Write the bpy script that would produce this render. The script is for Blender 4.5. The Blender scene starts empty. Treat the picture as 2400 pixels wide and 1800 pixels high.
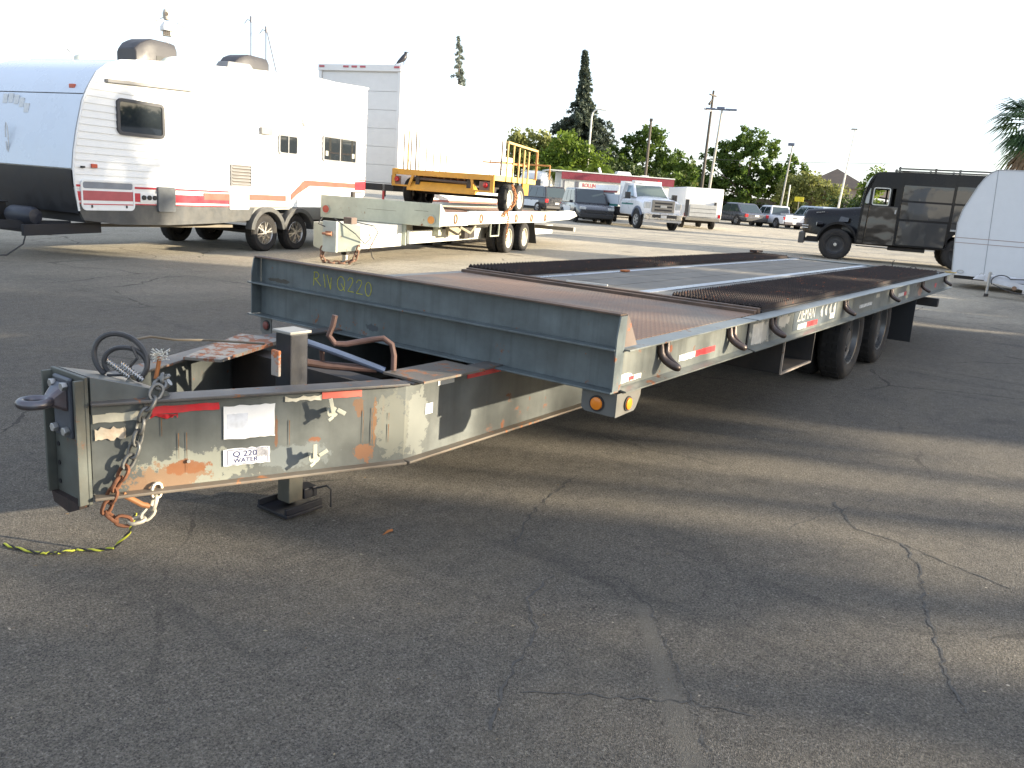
import bpy, math, random
import numpy as np
from mathutils import Vector, Matrix
random.seed(7); RNG = np.random.default_rng(7)
S = bpy.context.scene
COL = S.collection
R = math.radians
# ------------------------------------------------------------------ camera
CAMP = Vector((-3.311, -4.297, 1.501)); YAW = R(34.61); PIT = R(13.012); ROL = R(4.211); FPX = 1932.8
fwd = Vector((math.cos(YAW)*math.cos(PIT), math.sin(YAW)*math.cos(PIT), -math.sin(PIT)))
rt0 = Vector((math.sin(YAW), -math.cos(YAW), 0)); up0 = rt0.cross(fwd)
rt = math.cos(ROL)*rt0 + math.sin(ROL)*up0; upv = -math.sin(ROL)*rt0 + math.cos(ROL)*up0
cam = bpy.data.cameras.new('camera'); camo = bpy.data.objects.new('camera', cam); COL.objects.link(camo)
m = Matrix((rt, upv, -fwd)).transposed().to_4x4(); m.translation = CAMP
camo.matrix_world = m
cam.sensor_width = 36; cam.lens = FPX/2400*36; cam.clip_start = .05; cam.clip_end = 3000
S.camera = camo
# ------------------------------------------------------------------ light
SUN_AZ = R(-62); SUN_EL = R(13.5)
sd = Vector((math.cos(SUN_AZ)*math.cos(SUN_EL), math.sin(SUN_AZ)*math.cos(SUN_EL), math.sin(SUN_EL)))
W = bpy.data.worlds.new('World'); S.world = W; W.use_nodes = True
nt = W.node_tree; bg = nt.nodes['Background']
sky = nt.nodes.new('ShaderNodeTexSky'); sky.sky_type = 'NISHITA'; sky.sun_disc = False
sky.sun_elevation = SUN_EL; sky.sun_rotation = math.atan2(sd.x, sd.y)
sky.air_density = 1.0; sky.dust_density = 1.2; sky.ozone_density = 1.0; sky.altitude = 200
# thin bright high haze over the clear sky
hz_ = nt.nodes.new('ShaderNodeMix'); hz_.data_type = 'RGBA'; hz_.inputs[0].default_value = .50
hz_.inputs[7].default_value = (3.9, 4.2, 5.0, 1)
nt.links.new(sky.outputs[0], hz_.inputs[6]); nt.links.new(hz_.outputs[2], bg.inputs[0]); bg.inputs[1].default_value = 0.12
sl = bpy.data.lights.new('sun', 'SUN'); sl.energy = 5.0; sl.angle = R(.6); sl.color = (1, .87, .66)
so = bpy.data.objects.new('sun', sl); COL.objects.link(so); so.rotation_euler = sd.to_track_quat('Z', 'Y').to_euler()
V = S.view_settings; V.view_transform = 'Standard'; V.look = 'None'; V.gamma = 1; V.use_curve_mapping = False
V.exposure = 1.6

def gz(x, y):
    d = (x-CAMP.x)*.823+(y-CAMP.y)*.568
    return min(max(0, .0065*(d-12)), .44)
def at(px, depth):
    """ground point straight ahead in the direction seen at column px on the horizon, at a given distance"""
    y = 900+FPX*((px-1200)/FPX*rt.z+fwd.z)/upv.z
    d = fwd+rt*((px-1200)/FPX)-upv*((y-900)/FPX); k = depth/(d.x*math.cos(YAW)+d.y*math.sin(YAW))
    x, y = CAMP.x+d.x*k, CAMP.y+d.y*k
    return (x, y, gz(x, y))

# ------------------------------------------------------------------ materials
def newmat(name):
    mt = bpy.data.materials.new(name); mt.use_nodes = True
    return mt, mt.node_tree, mt.node_tree.nodes['Principled BSDF']
def N(t, typ, **k):
    n = t.nodes.new(typ)
    for a, v in k.items(): setattr(n, a, v)
    return n
def noise(t, vec, scale, detail=4, rough=.55, dist=0):
    n = N(t, 'ShaderNodeTexNoise'); n.inputs['Scale'].default_value = scale; n.inputs['Detail'].default_value = detail
    n.inputs['Roughness'].default_value = rough; n.inputs['Distortion'].default_value = dist
    t.links.new(vec, n.inputs['Vector']); return n.outputs['Fac']
def ramp(t, fac, stops):
    n = N(t, 'ShaderNodeValToRGB'); e = n.color_ramp.elements
    while len(e) < len(stops): e.new(.5)
    for i, (p, c) in enumerate(stops):
        e[i].position = p; e[i].color = (c, c, c, 1) if isinstance(c, (int, float)) else (*c, 1)
    t.links.new(fac, n.inputs[0]); return n.outputs[0]
def mix(t, fac, a, b, mode='MIX'):
    n = N(t, 'ShaderNodeMix', data_type='RGBA', blend_type=mode)
    for s, v in ((0, fac), (6, a), (7, b)):
        if isinstance(v, (int, float)): n.inputs[s].default_value = v if s == 0 else (v, v, v, 1)
        elif isinstance(v, tuple): n.inputs[s].default_value = (*v, 1)
        else: t.links.new(v, n.inputs[s])
    return n.outputs[2]
def mth(t, op, a, b=0.0, clamp=False):
    n = N(t, 'ShaderNodeMath', operation=op); n.use_clamp = clamp
    for s, v in ((0, a), (1, b)):
        if isinstance(v, (int, float)): n.inputs[s].default_value = v
        else: t.links.new(v, n.inputs[s])
    return n.outputs[0]
def scaled(t, vec, s, off=(0, 0, 0)):
    n = N(t, 'ShaderNodeMapping'); n.inputs['Scale'].default_value = s; n.inputs['Location'].default_value = off
    t.links.new(vec, n.inputs[0]); return n.outputs[0]
def bump(t, b, h, strength=.3, dist=.01):
    n = N(t, 'ShaderNodeBump'); n.inputs['Strength'].default_value = strength; n.inputs['Distance'].default_value = dist
    t.links.new(h, n.inputs['Height']); t.links.new(n.outputs[0], b.inputs['Normal'])
MC = {}
def mat(name, col, rough=.5, metal=0, var=.12, dirt=0.0, dirtcol=(.16, .12, .08), scale=6, bmp=.0, coat=0, spots=(), streak=0.0,
        rust=0.0, rustcol=(.13, .055, .028), spec=.5, emit=None, world=False):
    """painted / plain surface: tone variation, dirt, rust spots and streaks in object space; spots = (centre, radii, colour)"""
    if name in MC: return MC[name]
    mt, t, b = newmat(name)
    tc = N(t, 'ShaderNodeTexCoord').outputs['Object']
    c = tuple(col)
    n1 = noise(t, tc, scale, 5)
    v = ramp(t, n1, ((.3, 1-var), (.7, 1+var)))
    cc = mix(t, 1.0, c, v, 'MULTIPLY')
    if streak:
        s = noise(t, scaled(t, tc, (22, 22, 1.2)), 1, 3)
        cc = mix(t, mth(t, 'MULTIPLY', ramp(t, s, ((.5, 0), (.75, 1))), streak), cc, tuple(x*.45 for x in c))
    if dirt:
        d = noise(t, tc, scale*.6, 8, .7)
        cc = mix(t, mth(t, 'MULTIPLY', ramp(t, d, ((.42, 0), (.68, 1))), dirt), cc, dirtcol)
    rg = None
    if rust:
        r1 = noise(t, tc, scale*2.2, 9, .72); r2 = noise(t, tc, scale*.35, 2)
        lim = .70-rust*.28
        msk = ramp(t, mth(t, 'ADD', r1, mth(t, 'MULTIPLY', mth(t, 'SUBTRACT', r2, .5), .5)), ((lim, 0), (min(lim+.05, 1), 1)))
        rc = mix(t, noise(t, tc, 40, 3), rustcol, tuple(min(1, x*2.1) for x in rustcol))
        cc = mix(t, msk, cc, rc); rg = msk
    for (ce, ra, sc_, edge) in spots:
        vs = N(t, 'ShaderNodeVectorMath', operation='SUBTRACT'); t.links.new(tc, vs.inputs[0]); vs.inputs[1].default_value = ce
        vd = N(t, 'ShaderNodeVectorMath', operation='DIVIDE'); t.links.new(vs.outputs[0], vd.inputs[0]); vd.inputs[1].default_value = ra
        vl = N(t, 'ShaderNodeVectorMath', operation='LENGTH'); t.links.new(vd.outputs[0], vl.inputs[0])
        nn = mth(t, 'MULTIPLY', mth(t, 'SUBTRACT', noise(t, tc, 18, 7, .7), .5), edge)
        f = mth(t, 'SUBTRACT', 1.0, mth(t, 'ADD', vl.outputs['Value'], nn))
        f = ramp(t, f, ((.0, 0), (.10, 1)))
        cc = mix(t, mth(t, 'MULTIPLY', f, .9), cc, sc_)
    t.links.new(cc, b.inputs['Base Color'])
    b.inputs['Metallic'].default_value = metal; b.inputs['Specular IOR Level'].default_value = spec
    rr = ramp(t, n1, ((.3, max(0, rough-.08)), (.7, min(1, rough+.1))))
    if rg is not None: rr = mix(t, rg, rr, .9)
    t.links.new(rr, b.inputs['Roughness'])
    if coat: b.inputs['Coat Weight'].default_value = coat; b.inputs['Coat Roughness'].default_value = .08
    if bmp: bump(t, b, noise(t, tc, scale*8, 6, .7), bmp, .004)
    if emit: b.inputs['Emission Color'].default_value = (*emit, 1); b.inputs['Emission Strength'].default_value = 1
    MC[name] = mt; return mt
def glass(name, col=(.02, .025, .03), alpha=None, rough=.03):
    if name in MC: return MC[name]
    mt, t, b = newmat(name)
    b.inputs['Base Color'].default_value = (*col, 1); b.inputs['Roughness'].default_value = rough
    b.inputs['Specular IOR Level'].default_value = .8
    if alpha is not None: b.inputs['Alpha'].default_value = alpha
    MC[name] = mt; return mt

# ------------------------------------------------------------------ mesh builder
class MB:
    def __init__(s): s.v = []; s.f = []; s.mi = []; s.cur = 0
    def add(s, vs, fs):
        o = len(s.v); s.v += [tuple(v) for v in vs]
        for f in fs: s.f.append(tuple(i+o for i in f)); s.mi.append(s.cur)
        return s
    def hexa(s, p):   # 4 bottom ccw, 4 top
        return s.add(p, [(3, 2, 1, 0), (4, 5, 6, 7), (0, 1, 5, 4), (1, 2, 6, 5), (2, 3, 7, 6), (3, 0, 4, 7)])
    def box(s, x0, x1, y0, y1, z0, z1):
        if x0 > x1: x0, x1 = x1, x0
        if y0 > y1: y0, y1 = y1, y0
        if z0 > z1: z0, z1 = z1, z0
        return s.hexa([(x0, y0, z0), (x1, y0, z0), (x1, y1, z0), (x0, y1, z0), (x0, y0, z1), (x1, y0, z1), (x1, y1, z1), (x0, y1, z1)])
    def prism(s, poly, ax, a, b):
        n = len(poly)
        def P(u, w, c): return {'x': (c, u, w), 'y': (u, c, w), 'z': (u, w, c)}[ax]
        ar = sum(poly[i][0]*poly[(i+1) % n][1]-poly[(i+1) % n][0]*poly[i][1] for i in range(n))
        if (ar < 0) != (ax == 'y'): poly = poly[::-1]
        if a > b: a, b = b, a
        vs = [P(*p, a) for p in poly]+[P(*p, b) for p in poly]
        return s.add(vs, [tuple(range(n-1, -1, -1)), tuple(range(n, 2*n))]+[(i, (i+1) % n, n+(i+1) % n, n+i) for i in range(n)])
    def bar(s, p, q, w, h, up=(0, 0, 1)):
        p = Vector(p); q = Vector(q); d = (q-p).normalized(); u = Vector(up)
        if abs(d.dot(u)) > .98: u = Vector((1, 0, 0))
        r = d.cross(u).normalized()*w/2; u = r.cross(d).normalized()*h/2
        return s.hexa([p-r-u, p+r-u, q+r-u, q-r-u, p-r+u, p+r+u, q+r+u, q-r+u])
    def tube(s, pts, r, n=8, closed=False, caps=True):
        pts = [Vector(p) for p in pts]; k = len(pts); rs = r if isinstance(r, (list, tuple)) else [r]*k
        up = Vector((0, 0, 1)); vs = []; fs = []; prev = None
        for i, p in enumerate(pts):
            a = pts[(i-1) % k] if (closed or i) else p; b = pts[(i+1) % k] if (closed or i < k-1) else p
            d = (b-a)
            d = d.normalized() if d.length > 1e-9 else Vector((0, 0, 1))
            if prev is None:
                u = up if abs(d.z) < .9 else Vector((1, 0, 0)); x = d.cross(u).normalized()
            else:
                x = prev-d*prev.dot(d)
                x = x.normalized() if x.length > 1e-6 else d.orthogonal().normalized()
            prev = x; y = d.cross(x)
            for j in range(n):
                t_ = 2*math.pi*j/n; vs.append(p+x*math.cos(t_)*rs[i]+y*math.sin(t_)*rs[i])
        for i in range(k if closed else k-1):
            i2 = (i+1) % k
            for j in range(n): fs.append((i*n+j, i*n+(j+1) % n, i2*n+(j+1) % n, i2*n+j))
        if caps and not closed: fs += [tuple(range(n-1, -1, -1)), tuple(range((k-1)*n, k*n))]
        return s.add(vs, fs)
    def cyl(s, p, q, r, n=16): return s.tube([p, q], r, n)
    def lathe(s, prof, c, ax='y', n=32):
        """prof: (radius, offset along axis)"""
        vs = []; fs = []; k = len(prof)
        for j in range(n):
            a = 2*math.pi*j/n; ca, sa = math.cos(a), math.sin(a)
            for (r, o) in prof:
                vs.append({'y': (c[0]+r*ca, c[1]+o, c[2]+r*sa), 'z': (c[0]+r*ca, c[1]+r*sa, c[2]+o), 'x': (c[0]+o, c[1]+r*ca, c[2]+r*sa)}[ax])
        for j in range(n):
            j2 = (j+1) % n
            for i in range(k-1): fs.append((j*k+i, j*k+i+1, j2*k+i+1, j2*k+i))
        return s.add(vs, fs)
    def loft(s, rings, close=True):
        k = len(rings[0]); vs = [p for r_ in rings for p in r_]; fs = []
        for i in range(len(rings)-1):
            for j in range(k): fs.append((i*k+j, i*k+(j+1) % k, (i+1)*k+(j+1) % k, (i+1)*k+j))
        if close: fs += [tuple(range(k-1, -1, -1)), tuple(range((len(rings)-1)*k, len(rings)*k))]
        return s.add(vs, fs)
    def slab(s, quad, th=.01, u0=0, u1=1, v0=0, v1=1, off=0.0):
        """thin slab lying on a quad (bl, br, tr, tl seen from outside), cut to the u/v window"""
        a, b, c, d = [Vector(p) for p in quad]
        n = (b-a).cross(d-a).normalized()
        def P(u, v): return (a*(1-u)+b*u)*(1-v)+(d*(1-u)+c*u)*v
        q = [P(u0, v0), P(u1, v0), P(u1, v1), P(u0, v1)]
        return s.hexa([p-n*.002 + n*off for p in q]+[p+n*(th+off) for p in q])
    def build(s, name, material, parent=None, smooth=35, bevel=0, label=None, kind=None, fixn=False):
        me = bpy.data.meshes.new(name); me.from_pydata(s.v, [], s.f)
        mats = material if isinstance(material, (list, tuple)) else [material]
        for x in mats: me.materials.append(x)
        if len(mats) > 1: me.polygons.foreach_set('material_index', s.mi)
        me.update()
        if smooth:
            me.polygons.foreach_set('use_smooth', [True]*len(me.polygons)); me.set_sharp_from_angle(angle=R(smooth))
        if fixn:
            import bmesh
            bm = bmesh.new(); bm.from_mesh(me); bmesh.ops.recalc_face_normals(bm, faces=bm.faces); bm.to_mesh(me); bm.free()
        o = bpy.data.objects.new(name, me); COL.objects.link(o)
        if parent: o.parent = parent
        if bevel:
            b = o.modifiers.new('bevel', 'BEVEL'); b.width = bevel; b.segments = 2; b.limit_method = 'ANGLE'; b.angle_limit = R(40); b.harden_normals = False
        if label: o['label'] = label
        if kind: o['kind'] = kind
        return o
def thing(name, label, cat, loc=(0, 0, 0), rz=0, group=None, scale=1):
    o = bpy.data.objects.new(name, None); COL.objects.link(o); o.location = loc; o.rotation_euler = (0, 0, R(rz)); o.empty_display_size = .3
    o.scale = (scale,)*3
    o['label'] = label; o['category'] = cat
    if group: o['group'] = group
    return o
def tag(o, label, cat, group=None, kind=None):
    o['label'] = label; o['category'] = cat
    if group: o['group'] = group
    if kind: o['kind'] = kind
    return o
def sub(name, parent):
    o = bpy.data.objects.new(name, None); COL.objects.link(o); o.parent = parent; o.empty_display_size = .1; return o
def share(o, name=None, parent=None, loc=None, rot=None, sc=None):
    c = o.copy(); COL.objects.link(c)
    if name: c.name = name
    if parent: c.parent = parent
    if loc is not None: c.location = loc
    if rot is not None: c.rotation_euler = rot
    if sc is not None: c.scale = sc
    return c
def rrect(x0, x1, z0, z1, r, n=4):
    out = []
    for cx, cz, a0 in ((x1-r, z1-r, 0), (x0+r, z1-r, 90), (x0+r, z0+r, 180), (x1-r, z0+r, 270)):
        for i in range(n+1):
            a = R(a0+90*i/n); out.append((cx+r*math.cos(a), cz+r*math.sin(a)))
    return out
def ringpoly(mb, x0, x1, z0, z1, r, wd, y0, y1):
    """rounded rectangular frame in the x-z plane"""
    o = rrect(x0, x1, z0, z1, r); i = rrect(x0+wd, x1-wd, z0+wd, z1-wd, max(r-wd, .005)); n = len(o)
    vs = [(x, y0, z) for x, z in o]+[(x, y0, z) for x, z in i]+[(x, y1, z) for x, z in o]+[(x, y1, z) for x, z in i]
    fs = []
    for k in range(n):
        j = (k+1) % n
        fs += [(k, j, n+j, n+k), (2*n+j, 2*n+k, 3*n+k, 3*n+j), (j, k, 2*n+k, 2*n+j), (n+k, n+j, 3*n+j, 3*n+k)]
    mb.add(vs, fs); return mb
def text(name, s, size, loc, rot, material, parent=None, ext=.001, shear=0, sx=1, align='CENTER', bold=0):
    cu = bpy.data.curves.new(name, 'FONT'); cu.body = s; cu.size = size; cu.extrude = ext; cu.shear = shear; cu.align_x = align; cu.align_y = 'CENTER'
    cu.offset = bold; cu.resolution_u = 3
    o = bpy.data.objects.new(name, cu); COL.objects.link(o)
    dg = bpy.context.evaluated_depsgraph_get(); me = bpy.data.meshes.new_from_object(o.evaluated_get(dg))
    bpy.data.objects.remove(o); me.materials.clear(); me.materials.append(material)
    q = bpy.data.objects.new(name, me); COL.objects.link(q)
    q.location = loc; q.rotation_euler = tuple(R(a) for a in rot); q.scale = (sx, 1, 1)
    if parent: q.parent = parent
    return q
SIDE = (90, 0, 0)          # text on a plane facing -y
FRONT = (90, 0, -90)       # text on a plane facing -x

rubber = mat('tyre rubber', (.018, .017, .017), .85, var=.25, dirt=.3, dirtcol=(.07, .06, .048), scale=9, bmp=.2)
blackp = mat('black plastic', (.02, .02, .022), .5, var=.2)
darkm = mat('dark frame steel', (.028, .027, .027), .7, var=.3, dirt=.4, dirtcol=(.09, .06, .04))
chrome = mat('bright metal', (.62, .61, .6), .22, 1, var=.15)
galv = mat('dull galvanised metal', (.42, .42, .41), .45, .8, var=.2)
whitep = mat('white vehicle paint', (.72, .72, .70), .32, var=.03, dirt=.10, dirtcol=(.5, .45, .36), coat=.4)
redlens = mat('red lens', (.42, .015, .02), .2, var=.1)
amber = mat('amber lens', (.75, .22, .02), .25, var=.08)
clearl = mat('clear lamp lens', (.6, .62, .62), .08, .3, var=.1)
glassd = glass('dark window glass')
redtape = mat('red reflective tape', (.55, .03, .035), .35, var=.12, dirt=.25, dirtcol=(.3, .22, .2), scale=14)
whitetape = mat('white reflective tape', (.68, .67, .62), .4, var=.1, dirt=.35, dirtcol=(.35, .3, .22), scale=14)

def wheel(parent, c, rad, width, side, style='steel', rimmat=None, n=36, nm='wheel'):
    """tyre with a rim as its child; side = +1/-1 is the y direction the rim faces"""
    x, y, z = c; w = width/2; s = side
    pr = [(rad*.60, -w*.8), (rad*.72, -w), (rad*.90, -w), (rad*.975, -w*.8), (rad, -w*.5), (rad, w*.5), (rad*.975, w*.8), (rad*.90, w), (rad*.72, w), (rad*.60, w*.8)]
    mb = MB()
    if s < 0: pr = [(r_, -o) for r_, o in pr]
    mb.lathe(pr[::-1] if s < 0 else pr, (0, 0, 0), 'y', n)
    # tread grooves as thin raised blocks
    for j in range(n):
        a = 2*math.pi*(j+.5)/n; ca, sa = math.cos(a), math.sin(a)
        for o in (-w*.45, 0, w*.45):
            p = Vector((rad*ca, o, rad*sa)); mb.bar(p-Vector((0, w*.18, 0)), p+Vector((0, w*.18, 0)), rad*.11, rad*.025, (ca, 0, sa))
    t = mb.build(nm, rubber, parent, 40); t.location = (x, y, z)
    rm = rimmat or galv; q = MB(); f = w*.8*s
    if style == 'alloy':
        q.lathe([(rad*.62, f*1.0), (rad*.60, f*1.05), (rad*.56, f*.8), (rad*.54, -f*.5)], (0, 0, 0), 'y', n)
        for k in range(6):
            a = 2*math.pi*k/6+.3
            for da in (-.16, .16):
                p0 = Vector((rad*.12*math.cos(a), f*.9, rad*.12*math.sin(a))); p1 = Vector((rad*.58*math.cos(a+da), f*.8, rad*.58*math.sin(a+da)))
                q.bar(p0, p1, rad*.07, rad*.07, (0, 1, 0))
        q.cyl((0, f*.5, 0), (0, f*1.0, 0), rad*.14, 14)
        q.lathe([(rad*.55, -f*.3), (0.001, -f*.3)], (0, 0, 0), 'y', n)
    else:
        q.lathe([(rad*.64, f*.98), (rad*.62, f*1.1), (rad*.59, f*1.05), (rad*.56, f*.55), (rad*.46, f*.35), (rad*.34, f*.42), (rad*.20, f*.42), (rad*.19, f*.75), (rad*.001, f*.78)], (0, 0, 0), 'y', n)
        for k in range(8):
            a = 2*math.pi*k/8; p = Vector((rad*.28*math.cos(a), f*.36, rad*.28*math.sin(a)))
            q.cyl(p, p+Vector((0, f*.22, 0)), rad*.03, 6)
        for k in range(6):
            a = 2*math.pi*k/6+.2; p = Vector((rad*.42*math.cos(a), f*.36, rad*.42*math.sin(a)))
    ri = q.build('rim', rm, t, 40)
    if style == 'alloy':
        d = MB(); d.cyl((0, -f*.35, 0), (0, -f*.3, 0), rad*.55, 20); d.build('brake_drum', darkm, t)
    elif style == 'steel':
        d = MB()
        for k in range(6):
            a = 2*math.pi*k/6+.2; p = Vector((rad*.435*math.cos(a), f*.30, rad*.435*math.sin(a)))
            d.cyl(p, p+Vector((0, f*.17, 0)), rad*.055, 8)
        d.build('hand_hole', blackp, t)
    return t
def chain(parent, pts, link=.055, r=.0065, mats=None, name='chain_link', start=None):
    """links laid along a polyline; every second one turned 90 degrees"""
    P = [Vector(p) for p in pts]; seg = [(P[i+1]-P[i]).length for i in range(len(P)-1)]; L = sum(seg)
    pitch = link*.72; n = max(2, int(L/pitch)); out = []
    base = MB(); a = link/2-link*.32; w = link*.32; ring = []
    for k in range(6): t_ = -math.pi/2+math.pi*k/5; ring.append((a+w*math.cos(t_), w*math.sin(t_), 0))
    for k in range(6): t_ = math.pi/2+math.pi*k/5; ring.append((-a+w*math.cos(t_), w*math.sin(t_), 0))
    base.tube(ring, r, 6, closed=True)
    protos = {}
    for i in range(n):
        s_ = (i+.5)*L/n; j = 0
        while j < len(seg)-1 and s_ > seg[j]: s_ -= seg[j]; j += 1
        p = P[j].lerp(P[j+1], min(1, s_/seg[j])); d = (P[j+1]-P[j]).normalized()
        mt = mats[min(len(mats)-1, int(i/n*len(mats)))]
        if mt.name not in protos:
            o = base.build(name, mt, parent, 60); protos[mt.name] = o
        else: o = share(protos[mt.name], name)
        q = Vector((1, 0, 0)).rotation_difference(d)
        o.rotation_mode = 'QUATERNION'; o.rotation_quaternion = q @ Matrix.Rotation(R(90*(i % 2)+random.uniform(-18, 18)), 4, 'X').to_quaternion()
        o.location = p; out.append(o)
    return out
# ------------------------------------------------------------------ ground
def ground():
    xs = list(np.concatenate([[-1500, -600, -200, -80], np.arange(-40, 120, 4), [130, 160, 240, 400, 800, 1600]])); ys = list(np.concatenate([[-1500, -600, -200, -80], np.arange(-40, 100, 4), [110, 160, 240, 400, 800, 1600]]))
    vs = [(x, y, gz(x, y)) for y in ys for x in xs]; n = len(xs)
    fs = [(j*n+i, j*n+i+1, (j+1)*n+i+1, (j+1)*n+i) for j in range(len(ys)-1) for i in range(n-1)]
    mt, t, b = newmat('worn asphalt')
    tc = N(t, 'ShaderNodeTexCoord').outputs['Object']
    big = noise(t, tc, .22, 5, .6); mid = noise(t, tc, 1.7, 6, .65); fine = noise(t, tc, 60, 5, .75)
    vo = N(t, 'ShaderNodeTexVoronoi'); vo.inputs['Scale'].default_value = 260; t.links.new(tc, vo.inputs['Vector'])
    sep = N(t, 'ShaderNodeSeparateColor'); t.links.new(vo.outputs['Color'], sep.inputs[0])
    vo2 = N(t, 'ShaderNodeTexVoronoi'); vo2.inputs['Scale'].default_value = 130; t.links.new(tc, vo2.inputs['Vector'])
    sep2 = N(t, 'ShaderNodeSeparateColor'); t.links.new(vo2.outputs['Color'], sep2.inputs[0])
    near = mix(t, ramp(t, big, ((.35, 0), (.65, 1))), (.170, .152, .124), (.235, .208, .164))
    near = mix(t, ramp(t, mid, ((.35, 0), (.7, .5))), near, (.115, .111, .105))
    # aggregate: light and dark stones
    near = mix(t, ramp(t, sep.outputs[0], ((.80, 0), (.90, .6))), near, (.27, .25, .215))
    near = mix(t, ramp(t, sep.outputs[1], ((.72, 0), (.84, .7))), near, (.056, .050, .047))
    near = mix(t, ramp(t, sep2.outputs[0], ((.975, 0), (.985, .5))), near, (.33, .30, .25))
    near = mix(t, ramp(t, fine, ((.35, .25), (.65, 0))), near, (.05, .05, .05))
    near = mix(t, ramp(t, noise(t, scaled(t, tc, (.5, 2.6, 1)), 1, 6, .65), ((.50, 0), (.72, .5))), near, (.20, .175, .135))
    near = mix(t, ramp(t, noise(t, scaled(t, tc, (3.0, .45, 1), (3, 1, 0)), 1, 4, .6), ((.58, 0), (.75, .5))), near, (.065, .063, .06))
    # dusty pale surface further out
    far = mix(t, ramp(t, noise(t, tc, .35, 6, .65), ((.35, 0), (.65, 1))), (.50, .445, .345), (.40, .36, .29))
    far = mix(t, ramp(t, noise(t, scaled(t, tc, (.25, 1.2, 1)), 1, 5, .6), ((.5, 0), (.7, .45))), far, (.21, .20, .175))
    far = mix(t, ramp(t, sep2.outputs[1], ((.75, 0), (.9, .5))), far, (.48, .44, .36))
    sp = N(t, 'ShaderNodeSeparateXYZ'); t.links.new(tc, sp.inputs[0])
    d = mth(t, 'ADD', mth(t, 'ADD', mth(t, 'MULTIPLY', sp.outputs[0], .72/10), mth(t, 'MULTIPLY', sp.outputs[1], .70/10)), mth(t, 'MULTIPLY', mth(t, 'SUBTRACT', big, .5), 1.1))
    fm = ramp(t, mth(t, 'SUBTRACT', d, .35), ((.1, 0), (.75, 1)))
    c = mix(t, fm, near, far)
    # coarser grain and blotches
    g90 = noise(t, tc, 95, 3, .8); g22 = noise(t, tc, 14, 6, .75)
    c = mix(t, 1.0, c, ramp(t, g90, ((.36, .62), (.52, 1.0), (.66, 1.5))), 'MULTIPLY')
    c = mix(t, 1.0, c, ramp(t, g22, ((.32, .80), (.68, 1.22))), 'MULTIPLY')
    # two worn scrape bands near the camera
    def segmask(a, b_, w):
        dx, dy = b_[0]-a[0], b_[1]-a[1]; L2 = dx*dx+dy*dy
        u = mth(t, 'DIVIDE', mth(t, 'ADD', mth(t, 'MULTIPLY', mth(t, 'SUBTRACT', sp.outputs[0], a[0]), dx), mth(t, 'MULTIPLY', mth(t, 'SUBTRACT', sp.outputs[1], a[1]), dy)), L2, True)
        ex = mth(t, 'SUBTRACT', mth(t, 'SUBTRACT', sp.outputs[0], a[0]), mth(t, 'MULTIPLY', u, dx)); ey = mth(t, 'SUBTRACT', mth(t, 'SUBTRACT', sp.outputs[1], a[1]), mth(t, 'MULTIPLY', u, dy))
        dd_ = mth(t, 'SQRT', mth(t, 'ADD', mth(t, 'MULTIPLY', ex, ex), mth(t, 'MULTIPLY', ey, ey)))
        dd_ = mth(t, 'ADD', dd_, mth(t, 'MULTIPLY', mth(t, 'SUBTRACT', g22, .5), .05))
        return ramp(t, mth(t, 'DIVIDE', dd_, w), ((.45, .55), (1.0, 0)))
    for a, b_, w in (((-.62, -3.12), (-1.10, -3.46), .04), ((-1.10, -3.46), (-1.40, -3.68), .05)):
        c = mix(t, segmask(a, b_, w), c, (.20, .182, .15))
    # cracks
    dist = N(t, 'ShaderNodeTexNoise'); dist.inputs['Scale'].default_value = 1.6; dist.inputs['Detail'].default_value = 6; t.links.new(tc, dist.inputs['Vector'])
    dv = mix(t, .16, tc, dist.outputs['Color'], 'LINEAR_LIGHT')
    ve = N(t, 'ShaderNodeTexVoronoi', feature='DISTANCE_TO_EDGE'); ve.inputs['Scale'].default_value = .42; t.links.new(dv, ve.inputs['Vector'])
    wdt = noise(t, tc, 3, 4); gate = ramp(t, noise(t, tc, .5, 2), ((.46, 0), (.56, 1)))
    ck = mth(t, 'LESS_THAN', ve.outputs['Distance'], mth(t, 'MULTIPLY', mth(t, 'SUBTRACT', wdt, .36), .035))
    ck = mth(t, 'MULTIPLY', ck, gate)
    c = mix(t, mth(t, 'MULTIPLY', ck, .55), c, (.028, .027, .025))
    # oil spots
    oil = ramp(t, noise(t, tc, .9, 3, .5), ((.68, 0), (.76, .55)))
    c = mix(t, oil, c, (.045, .043, .04))
    t.links.new(c, b.inputs['Base Color']); b.inputs['Roughness'].default_value = .92; b.inputs['Specular IOR Level'].default_value = .25
    h = mth(t, 'ADD', mth(t, 'ADD', mth(t, 'MULTIPLY', fine, .5), mth(t, 'MULTIPLY', vo.outputs['Distance'], 1.6)), mth(t, 'MULTIPLY', ck, -1.2))
    h = mth(t, 'ADD', h, mth(t, 'MULTIPLY', mid, 1.0))
    bump(t, b, h, .75, .010)
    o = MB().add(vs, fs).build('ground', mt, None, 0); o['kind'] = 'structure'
ground()
crackm = mat('dark crack strip', (.075, .071, .064), .95, var=.5, scale=60)  # thin dark strips laid on the asphalt as cracks
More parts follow.
